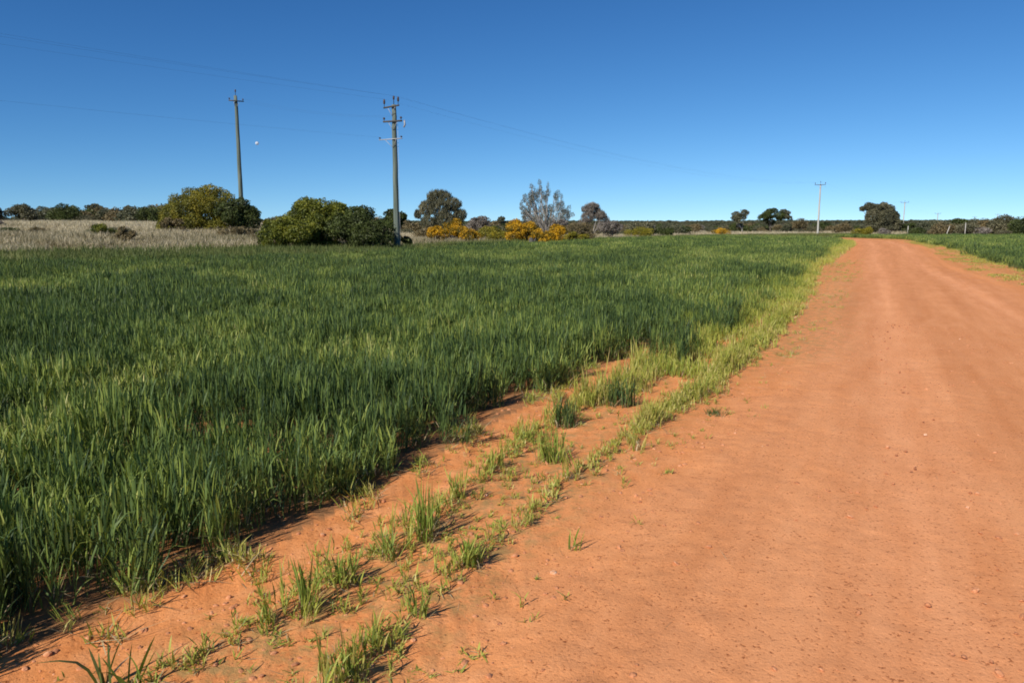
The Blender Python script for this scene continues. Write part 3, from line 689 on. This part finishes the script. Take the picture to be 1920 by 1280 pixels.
# blossom, heath and scrub in front of them
bl = 'flowering bushes along the far edge of the crop'
shrub('flowering_bush', 'flower', 822, 886, 411, 66, 'bright orange bush in bloom below the grey-brown gum tree', 'bush', 51, 10, 6500, .07, bl, gap=.36)
shrub('flowering_bush', 'flower', 796, 842, 424, 62, 'low orange bush in bloom, leftmost of the flowering ones near the pole', 'bush', 52, 8, 3500, .06, bl, gap=.42)
shrub('flowering_bush', 'yellowgreen', 884, 948, 425, 70, 'dull yellow-green bush between the two patches of orange blossom', 'bush', 53, 8, 3500, .07, bl)
shrub('flowering_bush', 'flower', 944, 1012, 414, 64, 'large orange bush in bloom below the left side of the silver tree', 'bush', 54, 11, 7500, .07, bl, gap=.34)
shrub('flowering_bush', 'flower', 1006, 1072, 425, 66, 'long orange bush in bloom below the right side of the silver tree', 'bush', 55, 10, 6000, .07, bl, gap=.36)
shrub('flowering_bush', 'flower', 858, 904, 427, 63, 'low orange bush joining the bright one to the dull yellow-green bush', 'bush', 151, 7, 3000, .06, bl, gap=.42)
shrub('flowering_bush', 'yellowgreen', 908, 962, 428, 66, 'low mustard bush at the left foot of the large orange one', 'bush', 152, 8, 3000, .06, bl)
shrub('flowering_bush', 'flower', 990, 1034, 431, 61, 'low orange bush bridging the large and the long orange ones', 'bush', 153, 8, 3500, .06, bl, gap=.4)
shrub('flowering_bush', 'yellowgreen', 1060, 1104, 432, 68, 'mustard and brown bush right of the long orange one', 'bush', 154, 8, 3500, .06, bl)
shrub('heath_bush', 'brown', 1056, 1122, 417, 72, 'rusty brown bush below the small leafless grey tree', 'bush', 56, 10, 6000, .07, lo=.15)
shrub('heath_bush', 'mauve', 1030, 1066, 410, 76, 'mauve-grey twiggy bush between the silver tree and rusty brown bush', 'bush', 57, 7, 3500, .08)
shrub('heath_bush', 'mauve', 1112, 1172, 416, 84, 'pale mauve-grey twiggy bush right of the rusty brown bush', 'bush', 58, 9, 5000, .08, gap=.45)
shrub('heath_bush', 'mauve', 868, 930, 406, 96, 'hazy mauve-grey twiggy bush in the gap right of the gum tree', 'bush', 59, 9, 5000, .09, gap=.45)
shrub('flowering_bush', 'yellowgreen', 1166, 1234, 425, 92, 'long low yellow-green bush at the crop edge right of the mauve twigs', 'bush', 60, 9, 4500, .07, bl, gap=.36)
shrub('heath_bush', 'dark', 1220, 1264, 424, 105, 'small dark olive bush next to the long yellow-green one', 'bush', 61, 7, 3000, .08)
shrub('flowering_bush', 'flower', 1332, 1374, 427, 118, 'small orange bush in bloom left of the twin dark trees', 'bush', 62, 7, 2500, .08, bl, gap=.38)
shrub('round_bush', 'fargreen', 924, 958, 406, 130, 'small dark round bush on the skyline left of the silver tree', 'bush', 63, 6, 2500, .12)
shrub('round_bush', 'fargreen', 964, 984, 408, 130, 'tiny dark round bush on the skyline touching the silver tree', 'bush', 64, 5, 1500, .12)
shrub('dark_tree', 'gum', 1371, 1411, 393, 150, 'small brown-grey tree, left one of the pair in the scrub', 'tree', 65, 9, 5000, .13, style='leaf', bark=M_BARKG)
shrub('dark_tree', 'dark', 1420, 1468, 390, 152, 'dark spreading tree, larger one of the pair in the scrub', 'tree', 66, 10, 7000, .14, extra=None)
shrub('dark_tree', 'fargreen', 1456, 1492, 394, 158, 'dark ragged tree leaning out at the right of the larger scrub tree', 'tree', 67, 7, 4000, .13)
shrub('low_bush', 'brown', 1480, 1524, 411, 165, 'low brown bush between the scrub trees and the middle pole', 'bush', 68, 8, 3500, .13)
# tree at the end of the track
xc, zb, wd, ht = box2world(1608, 1686, 379, 150)
lob = scaled([(-.26, 0, .86, .12, .10), (-.42, 0, .80, .07, .06), (-.08, 0, .80, .15, .12), (.08, 0, .86, .11, .10), (.22, 0, .76, .13, .12), (.34, 0, .58, .13, .14), (-.24, -.2, .55, .17, .17), (.05, -.3, .5, .2, .2), (.28, -.2, .35, .17, .16), (-.2, -.2, .25, .18, .14), (.1, -.3, .22, .2, .14), (.4, 0, .25, .12, .12)], wd, ht, wd*.8)
tag(plant('gum_tree', 'gum', lob, 24000, .15, 71, M_BARK, .2, ht*.15, 'leaf', .26, (xc, 150, zb)), 'broad dark gum tree standing at the far end of the red track', 'tree')
shrub('flowering_bush', 'yellowgreen', 1597, 1636, 424, 132, 'yellow-green bush at the left foot of the gum tree ending the track', 'bush', 72, 8, 4000, .09, bl, gap=.34)
shrub('heath_bush', 'mauve', 1632, 1672, 428, 134, 'grey-mauve low bush in front of the gum tree ending the track', 'bush', 73, 7, 3000, .09)
shrub('round_bush', 'dark', 1676, 1700, 415, 150, 'small dark bush just left of the thin grey pole', 'bush', 74, 6, 2500, .12)
shrub('round_bush', 'dark', 1700, 1722, 419, 152, 'small dark bush just right of the thin grey pole', 'bush', 75, 6, 2500, .12)
# trees on the skyline at the left
sk_ = 'trees along the left skyline'
for (x0, x1, yt, Yd, mt, nm, lb, st, sd) in (
    (-30, 22, 388, 128, 'gum', 'dark_tree', 'brown-green tree cut by the left edge of the picture, on the skyline', 'leaf', 81),
    (16, 66, 386, 130, 'gum', 'round_bush', 'brown-tinged rounded bush, second from the left edge on the skyline', 'leaf', 82),
    (56, 104, 390, 135, 'fargreen', 'round_bush', 'grey-green bush left of the dense dome on the skyline', 'leaf', 83),
    (92, 152, 385, 124, 'dark', 'round_bush', 'dense dark green dome-shaped bush on the left skyline', 'leaf', 84),
    (146, 172, 402, 150, 'brown', 'low_bush', 'low brown bush between the dense dome and the umbrella-topped tree', 'leaf', 85),
    (190, 232, 396, 148, 'fargreen', 'low_bush', 'low dark bush right of the umbrella-topped tree', 'leaf', 87),
    (228, 256, 391, 150, 'gum', 'dark_tree', 'narrow grey tree standing clear on the skyline left of the wattle', 'leaf', 88),
    (260, 312, 393, 128, 'dark', 'round_bush', 'dark bush on the skyline meeting the left side of the big wattle', 'leaf', 89)):
    shrub(nm, mt, x0-7, x1+7, yt-4, Yd-18, lb, 'tree' if 'tree' in nm else 'bush', sd, 8, 5500, .12, sk_, style=st, lo=.15, gap=.34)
xc, zb, wd, ht = box2world(162, 196, 382, 140)
lob = scaled([(-.3, 0, .84, .2, .14), (.05, 0, .9, .22, .14), (.32, 0, .82, .2, .14), (0, -.2, .74, .2, .12)], wd, ht, wd*.8)
tag(plant('umbrella_tree', 'gum', lob, 3500, .11, 86, M_BARKG, .14, ht*.35, 'leaf', .38, (xc, 140, zb)), 'umbrella-topped tree with bare stems on the left skyline', 'tree', sk_)
# trees behind the right-hand crop
rt_ = 'trees behind the right-hand crop'
for q, (x0, x1, yt, Yd, mt, lb) in enumerate((
    (1716, 1748, 420, 150, 'fargreen', 'low dark tree, first right of the thin grey pole, behind the right crop'),
    (1744, 1790, 417, 148, 'fargreen', 'low dark tree behind the small pale leaning post'),
    (1784, 1818, 416, 152, 'dark', 'rounded dark tree behind the right crop between the two pale posts'),
    (1812, 1846, 415, 146, 'gum', 'brown-green tree just right of the pale upright post'),
    (1838, 1874, 413, 140, 'brown', 'brown bushy tree in the mass behind the right crop'),
    (1866, 1902, 411, 136, 'gum', 'grey-brown tree near the right edge of the picture'),
    (1894, 1950, 408, 130, 'dark', 'tallest dark tree behind the crop, cut by the right edge'))):
    shrub('dark_tree', mt, x0-9, x1+9, yt-4, Yd, lb, 'tree', 90+q, 9, 6000, .17, rt_, lo=.12, gap=.34, rs=.42)
# heath bushes filling the band between the crop and the ridge: copies of six small shrubs
protos = []
for q, (mt, sd) in enumerate((('brown', 201), ('gum', 202), ('mauve', 203), ('fargreen', 204), ('brown', 205), ('dark', 206))):
    R_ = np.random.default_rng(sd); lob = dome(R_, 8, 3.0, 1.7, 2.6, .15, .4)
    protos.append((mt, [None, lob, sd]))
texts = {'brown': 'brown heath bush in the scrub belt below the ridge', 'gum': 'grey-brown heath bush in the scrub belt below the ridge', 'mauve': 'mauve-grey twiggy bush in the scrub belt below the ridge',
         'fargreen': 'grey-green bush in the scrub belt below the ridge', 'dark': 'dark green bush in the scrub belt below the ridge'}
R2 = np.random.default_rng(77); spots = []
for k in range(200):
    px = 840+790*R2.random() if k < 145 else 1690+260*R2.random()
    x_ = raypt(px, 430, 110)[0]; e_ = float(fby(x_)) if px < 1640 else 122
    Yd = e_+9+90*R2.random()**1.6
    if 1290 < px < 1590: Yd = max(Yd, 152+60*R2.random())
    if px > 1690: Yd = 126+40*R2.random()
    if px < 1290: Yd = max(Yd, 104+30*R2.random())
    if 1590 < px < 1720 and Yd < 160: continue
    spots.append((px, Yd))
for k in range(16): spots.append((-20+520*R2.random(), 44+34*R2.random()))
for k in range(36): spots.append((480+360*R2.random(), 75+80*R2.random()))
for k in range(30): spots.append((-40+360*R2.random(), 118+40*R2.random()))
for k, (px, Yd) in enumerate(spots):
    mt, pr = protos[int(R2.integers(0, 6))] if k > 5 else protos[k]
    x, _ = raypt(px, 430, Yd); z = float(ground_h(x, Yd)); s = .65+.75*R2.random()
    if Yd > 180: s *= 1.25
    if px < 330 and Yd > 100: s *= 1.5
    if Yd < 79 and px < 500: s *= .42; plain = 'low bush in the dry paddock'
    else: plain = None
    if pr[0] is None:
        o = plant('heath_shrub', mt, pr[1], 2200, .10, pr[2], r0=.05, twigs=1, gap=.34); pr[0] = o
    else:
        o = pr[0].copy(); COL.objects.link(o)
        for ch in pr[0].children:
            c = ch.copy(); COL.objects.link(c); c.parent = o
    o.location = (x, Yd, z); o.rotation_euler = (0, 0, R2.random()*6.28); o.scale = (s*1.2, s*1.2, s*(.8+.4*R2.random()))
    for lim, plc in ((60, 'at the left end of the skyline behind the pale paddock'), (170, 'behind the dense dome-shaped bush on the left skyline'), (320, 'on the skyline just left of the wattle'), (520, 'behind the big olive wattle'), (620, 'behind the left half of the dense green clump'), (740, 'behind the right half of the dense green clump'), (800, 'just right of the timber pole'), (860, 'behind the gum tree by the pole'), (960, 'behind the dull yellow-green bush'), (1010, 'behind the left side of the silver tree'), (1080, 'behind the right side of the silver tree'), (1125, 'behind the small leafless grey tree'),
                     (1170, 'behind the mauve twiggy bush'), (1260, 'behind the long yellow-green bush'), (1340, 'left of the small orange bush'), (1420, 'around the smaller scrub tree'), (1500, 'around the larger scrub tree'), (1600, 'near the pale slender pole'),
                     (1760, 'near the thin grey pole'), (1800, 'by the pale leaning post'), (1840, 'by the pale upright post'), (1880, 'left of the tallest tree at the right edge'), (9999, 'near the right edge')):
        if px < lim: break
    sw = 'tall ' if s > 1.16 else 'low ' if s < .86 else 'middling '
    if plain: plc = 'in the dry paddock '+('in front of the wattle' if px > 290 else 'right of the flat olive bush' if px > 215 else 'left of the flat olive bush')
    tag(o, sw+('nearer ' if Yd < 130 else 'farther ')+texts[mt].split(' in the')[0]+' '+plc, 'bush', 'heath bushes in the scrub belt below the ridge')
# far wooded ridge, one mass
R3 = np.random.default_rng(5)
P_t = []
for k in range(4):
    lob = dome(np.random.default_rng(300+k), 7, 6, 4.2, 6, .1, .45); V, F, T = leafcloud(R3, lob, 900, .42, 'leaf', .3)
    P_t.append(npmesh('tree clump', V, F, [LM['fargreen']], tint=T))
n = 9000; r = 300+1300*R3.random(n)**.8; a = np.radians(-40+80*R3.random(n)); x = r*np.sin(a); y = r*np.cos(a)
k = fbm(x, y, 90, 3) > .42-.2*smooth(600, 1100, r); x, y, r = x[k], y[k], r[k]; n = len(x)
s = (.45+.55*R3.random(n)**2)*(.7+.5*smooth(400, 1300, r)); 
C = [dict(co=np.stack([x, y, ground_h(x, y)-.1], -1), rz=R3.random(n)*6.28, tx=np.zeros(n), ty=np.zeros(n), s=np.stack([s*1.3, s*1.3, s], -1), idx=R3.integers(0, 4, n), tint=R3.random(n))]
scatter('far_scrub', flush(), P_t, 'dark olive scrub covering the low ridge on the horizon', 'scrub')

# ------------------------------------------------------------------ individual grass tufts on the bare strip
M_TUFT = leafmat('tuft grass', [(0, (.10, .15, .03)), (.5, (.24, .33, .05)), (1, (.46, .45, .12))], .3)
M_TUFTD = leafmat('dark tuft grass', [(0, (.03, .06, .02)), (.5, (.08, .13, .035)), (1, (.2, .24, .07))], .25)
def tuft(px, py, h, w, n, label, mat=M_TUFT, seed=0, lean=.35, wid=.008):
    x, y = gpt(px, py); R_ = np.random.default_rng(seed); o = empty('grass_tuft', (x, y, float(ground_h(x, y))-.004))
    V, F, T = blades(R_, n, w, h*.45, h, wid, lean, .45, 5, (.1, .9), .6); link('blades', npmesh('blades', V, F, mat, tint=T, smooth_=True), o)
    V, F, T = blades(R_, n//2, w*1.2, h*.15, h*.4, wid*.7, 1.0, .9, 4, (0, 1), .3); link('dry_leaves', npmesh('dry_leaves', V, F, M_STRAW, tint=T, smooth_=True), o)
    return tag(o, label, 'grass tuft', 'grass tufts standing on the bare strip')
tuft(797, 1016, .36, .04, 40, 'tallest yellow-green tuft standing alone in the middle of the bare strip', seed=1, lean=.15, wid=.007)
tuft(575, 1148, .27, .04, 34, 'bright green tuft in the lower row, left of centre near the picture bottom', seed=2, lean=.2, wid=.007)
tuft(648, 1098, .19, .05, 30, 'bright green spreading tuft just above and right of the left bright tuft', seed=3, lean=.6)
tuft(785, 1160, .14, .04, 24, 'short yellow-green tuft with a dark shadow in the lowest row', seed=4)
tuft(884, 1066, .16, .04, 34, 'yellow-green tuft in the row nearest the track', seed=5)
tuft(198, 1290, .26, .02, 7, 'dark broad-bladed seedling at the bottom left corner of the sand', M_TUFTD, 6, .5, .012)
tuft(250, 1300, .22, .03, 10, 'green broad-bladed seedling right of the dark one at bottom left', M_TUFT, 7, .6, .011)
tuft(1342, 778, .07, .09, 60, 'small dark green weed patch alone on the shoulder of the track', M_TUFTD, 8, 1.4, .006)
tuft(1078, 1030, .13, .03, 12, 'sparse pale tuft on bare sand at the shoulder of the track', seed=9)
tuft(730, 1050, .17, .05, 30, 'grey-green soft tuft left below the tallest one', M_TUFT, 10, .6, .006)
tuft(655, 1285, .14, .04, 24, 'yellow-green tuft touching the bottom edge of the picture', seed=12)
tuft(1032, 862, .26, .10, 110, 'thick tall yellow-green tuft at the lower end of the dense verge band', M_TUFT, 14, .2, .007)
tuft(1060, 800, .30, .09, 80, 'dark green tuft directly behind the thick yellow-green one', M_TUFTD, 15, .2, .008)
tuft(1165, 760, .3, .12, 90, 'thick dark green tuft between the crop edge and the yellow rows', M_TUFTD, 13, .3, .010)

# ------------------------------------------------------------------ power poles and wires
M_POLE = plainmat('weathered green-grey timber', (.05, .075, .06), (.18, .21, .175), 7, .85, .6, (1, 1, .06))
M_POLEL = plainmat('pale weathered timber', (.34, .335, .30), (.54, .52, .47), 7, .85, .4, (1, 1, .06))
M_ARM = plainmat('dark crossarm timber', (.05, .05, .045), (.11, .10, .09), 8, .8, .3, (.2, 1, 1))
M_INS = plainmat('brown glazed insulator', (.05, .035, .03), (.09, .06, .05), 4, .25)
M_MET = plainmat('galvanised steel', (.28, .29, .30), (.42, .43, .44), 10, .5)
M_WIRE = plainmat('wire', (.03, .035, .045), (.06, .065, .07), 4, .6)
def crossarm(root, z, half, ang, ins_h, thick=.085, mat=M_ARM, off=0.0, ins=True):
    a = np.array([math.cos(ang), math.sin(ang), 0]); b = np.array([-a[1], a[0], 0]); c = b*(-.19)+a*off+np.array([0, 0, z])
    m = MB(); m.box(c, (2*half, thick*.8, thick), (a, b, (0, 0, 1)))
    arm = m.build('crossarm', mat, root)
    br = MB()
    for s in (-1, 1): br.tube([c+a*s*half*.5, np.array([0, 0, z-.5])-b*.15], .014, 5)
    br.build('brace', M_MET, root)
    tips = []
    if ins:
        for s in (-1, 1):
            p = c+a*s*(half-.06)+np.array([0, 0, thick/2]); m = MB()
            zs = [0, ins_h*.35, ins_h*.42, ins_h*.5, ins_h*.58, ins_h*.68, ins_h*.76, ins_h*.9, ins_h]; rs_ = [.016, .016, .06, .05, .075, .05, .07, .045, .02]
            m.tube([p+np.array([0, 0, q]) for q in zs], rs_, 10); m.build('insulator', M_INS, arm); tips.append(p+np.array([0, 0, ins_h]))
    return tips
def pole(px, ytop, Yd, rb, rt, label, group, mat=M_POLE, pin=.4, steps=False):
    _, zt = raypt(px, ytop, Yd); xb, _ = raypt(px, 440, Yd)
    xb = (px-960)/FPX*(Yd*math.cos(PITCH)+(CH-zt)*math.sin(PITCH)); zb = float(ground_h(xb, Yd))
    root = empty('power_pole', (xb, Yd, zb)); H = zt-zb-pin
    m = MB(); zs = np.linspace(-.4, H, 14); wob = np.random.default_rng(int(px)).normal(0, .012, (14, 2))
    m.tube([(wob[i, 0]*z*.12, wob[i, 1]*z*.12, z) for i, z in enumerate(zs)], np.linspace(rb, rt, 14), 14); sh = m.mesh('shaft', mat)
    sh.polygons.foreach_set('use_smooth', np.ones(len(sh.polygons), bool)); link('shaft', sh, root)
    m = MB(); m.tube([(0, 0, H), (0, 0, H+pin*.55), (0, 0, H+pin*.62), (0, 0, H+pin*.75), (0, 0, H+pin*.86), (0, 0, H+pin)], [.02, .02, .06, .045, .07, .03], 10); m.build('top_pin', M_INS, root)
    tag(root, label, 'power pole', group); return root, H
LA = math.atan2(61, 86)                      # heading of the line, clockwise from +Y
perp = -LA                                   # arm direction angle (from +X)
gp = 'power poles of the line beside the crop'
r1, H1 = pole(738, 180, 45, .19, .125, 'tall green-grey timber power pole with three tiers of crossarms at the crop edge', gp, pin=.5)
t1 = crossarm(r1, H1-.12, .72, perp-.15, .45, .08); t1b = crossarm(r1, H1-.95, .62, perp+.25, .2, .09)
t1c = crossarm(r1, H1-1.95, .85, perp+.1, .12, .05, M_MET, -.15)
m = MB(); m.tube([(.62, -.25, H1-.9), (.66, -.27, H1-1.15), (.58, -.22, H1-1.3)], [.05, .05, .04], 8); m.build('fuse', M_MET, r1)
m = MB(); m.tube([(.2, -.02, H1-1.0), (.205, -.02, 1.8), (.22, -.02, .1)], .010, 6); m.build('earth_wire', M_MET, r1)
r2, H2 = pole(441, 168, 65, .21, .13, 'tall timber power pole rising out of the olive wattle on the left', gp, pin=.5)
t2 = crossarm(r2, H2-.45, .6, .5, .18, .08)
r3, H3 = pole(1539, 340, 131, .16, .11, 'pale slender power pole left of the gum tree ending the track', gp, M_POLEL, .5)
t3 = crossarm(r3, H3-.1, .9, perp, .35)
r4, H4 = pole(1697, 376, 227, .17, .13, 'thin grey power pole just right of the gum tree ending the track', gp, M_POLEL, .5)
t4 = crossarm(r4, H4-.1, 1.1, perp, .35)
r5, H5 = pole(1759, 398, 323, .2, .15, 'very distant power pole, next beyond the thin grey one', gp, M_POLEL, .5); t5 = crossarm(r5, H5-.1, 1.1, perp, .35)
r6, H6 = pole(1828, 405, 420, .25, .18, 'tiny distant dark pole standing over the brown trees at the right', gp, M_POLE, .5); t6 = crossarm(r6, H6-.1, 1.1, perp, .35)
r7, H7 = pole(1871, 400, 400, .2, .14, 'tiny distant pale pole nearest the right edge of the picture', gp, M_POLEL, .5); t7 = crossarm(r7, H7-.1, 1.1, perp, .35)
off = Vector((-7.1-61, 45-86, 0)); r0e = empty('power_pole', off); m = MB(); m.tube([(0, 0, -.3), (0, 0, 4), (0, 0, 9)], [.19, .16, .13], 14); m.build('shaft', M_POLE, r0e)
t0 = crossarm(r0e, 8.9, .78, perp, .4); tag(r0e, 'timber power pole behind the camera carrying the same wires as the pole by the crop', 'power pole', gp)
def wire(a, b, sag, rad_, label, grp='wires strung between the power poles'):
    a = np.array(a, float); b = np.array(b, float); t = np.linspace(0, 1, 40)[:, None]
    P = a*(1-t)+b*t; P[:, 2] -= 4*sag*(t*(1-t))[:, 0]
    m = MB(); m.tube(P, rad_, 5); o = m.build('power_line', M_WIRE); tag(o, label, 'power line', grp)
W = lambda r, p: np.array(r.location)+np.array(p)
top = lambda r, H: W(r, (0, 0, H+.5))
sides = ('left', 'right')
wire(top(r1, H1), W(r0e, (0, 0, 9.4)), 1.0, .0019, 'uppermost wire running from the timber pole out to the upper left')
for s in (0, 1): wire(W(r1, t1[s]), W(r0e, t0[s]), 1.2, .0019, 'wire from the %s end of the timber pole top arm to the upper left' % sides[s])
wire(W(r1, t1c[0]), W(r0e, (-.6, 0, 7.3)), 1.0, .0019, 'lowest wire running from the timber pole out to the left')
wire(top(r1, H1), top(r3, H3), 1.5, .0019, 'uppermost wire from the timber pole to the pale slender pole')
for s in (0, 1):
    wire(W(r1, t1[s]), W(r3, t3[s]), 1.6, .0019, 'wire from the %s end of the timber pole top arm to the pale slender pole' % sides[s])
    wire(W(r3, t3[s]), W(r4, t4[s]), 1.6, .0019, '%s wire from the pale slender pole to the thin grey pole' % sides[s])
    wire(W(r4, t4[s]), W(r5, t5[s]), 1.6, .0019, '%s wire from the thin grey pole to the very distant pole' % sides[s])
    wire(W(r1, t1b[s]), W(r2, t2[s]), .35, .0018, '%s wire between the timber pole and the pole in the wattle' % sides[s])
# pale posts at the right-hand crop
M_POST = plainmat('white post paint', (.36, .35, .31), (.52, .50, .45), 5, .7)
def post(px, y0, y1, Yd, lean, label, wdt=.07):
    xa, zt = raypt(px, y0, Yd); zb = float(ground_h(xa, Yd)); m = MB(); H = zt-zb
    m.tube([(0, 0, -.2), (lean*.5, 0, H*.5), (lean, 0, H-.1), (lean, 0, H)], [wdt, wdt*.95, wdt*.9, wdt*.5], 10)
    root = empty('post', (xa, Yd, zb)); m.build('shaft', M_POST, root)
    c = MB(); c.tube([(lean, 0, H), (lean, 0, H+.06)], [wdt*.95, wdt*.4], 10); c.build('cap', M_MET, root)
    tag(root, label, 'post', 'pale posts behind the right-hand crop')
post(1703, 424, 438, 127, 0, 'short pale post right beside the thin grey pole')
post(1775, 424, 436, 128, .5, 'small pale leaning post behind the right crop')
post(1811, 418, 436, 126, 0, 'pale upright post behind the right crop, before the brown trees')
# charred stump below the orange bush
xs, zs_ = raypt(996, 446, 60); R_ = np.random.default_rng(9); zb = float(ground_h(xs, 60)); root = empty('tree_stump', (xs, 60, zb))
m = MB(); m.tube([(0, 0, -.1), (.05, 0, .35), (-.02, 0, .62), (.02, 0, .74)], [.28, .22, .2, .10], 12)
m.build('trunk', M_ARM, root); m = MB(); m.tube([(.05, 0, .3), (.3, 0, .5), (.36, 0, .7)], [.1, .08, .04], 8); m.build('limb', M_ARM, root)
tag(root, 'dark charred stump below the large orange bush in bloom', 'stump')

# ------------------------------------------------------------------ daytime moon
Ym = 9000; xm, zm = raypt(482, 269, Ym)
bm = bmesh.new(); bmesh.ops.create_uvsphere(bm, u_segments=32, v_segments=20, radius=21); me = bpy.data.meshes.new('moon'); bm.to_mesh(me); bm.free()
for p in me.polygons: p.use_smooth = True
m, n, l, out = newmat('moon'); tc = n.new('ShaderNodeTexCoord'); r = ramp(n, [(.4, (.45, .47, .5)), (.6, (.85, .86, .88))]); l.new(noise(n, l, tc.outputs['Object'], .03, 4), r.inputs[0])
d = n.new('ShaderNodeBsdfDiffuse'); l.new(r.outputs[0], d.inputs[0]); t = n.new('ShaderNodeBsdfTransparent'); ad = n.new('ShaderNodeMixShader'); ad.inputs[0].default_value = .6
l.new(t.outputs[0], ad.inputs[1]); l.new(d.outputs[0], ad.inputs[2]); l.new(ad.outputs[0], out.inputs[0]); me.materials.append(m)
o = link('moon', me, loc=(xm, Ym, zm)); tag(o, 'small pale daytime moon in the blue sky between the two timber poles', 'moon')
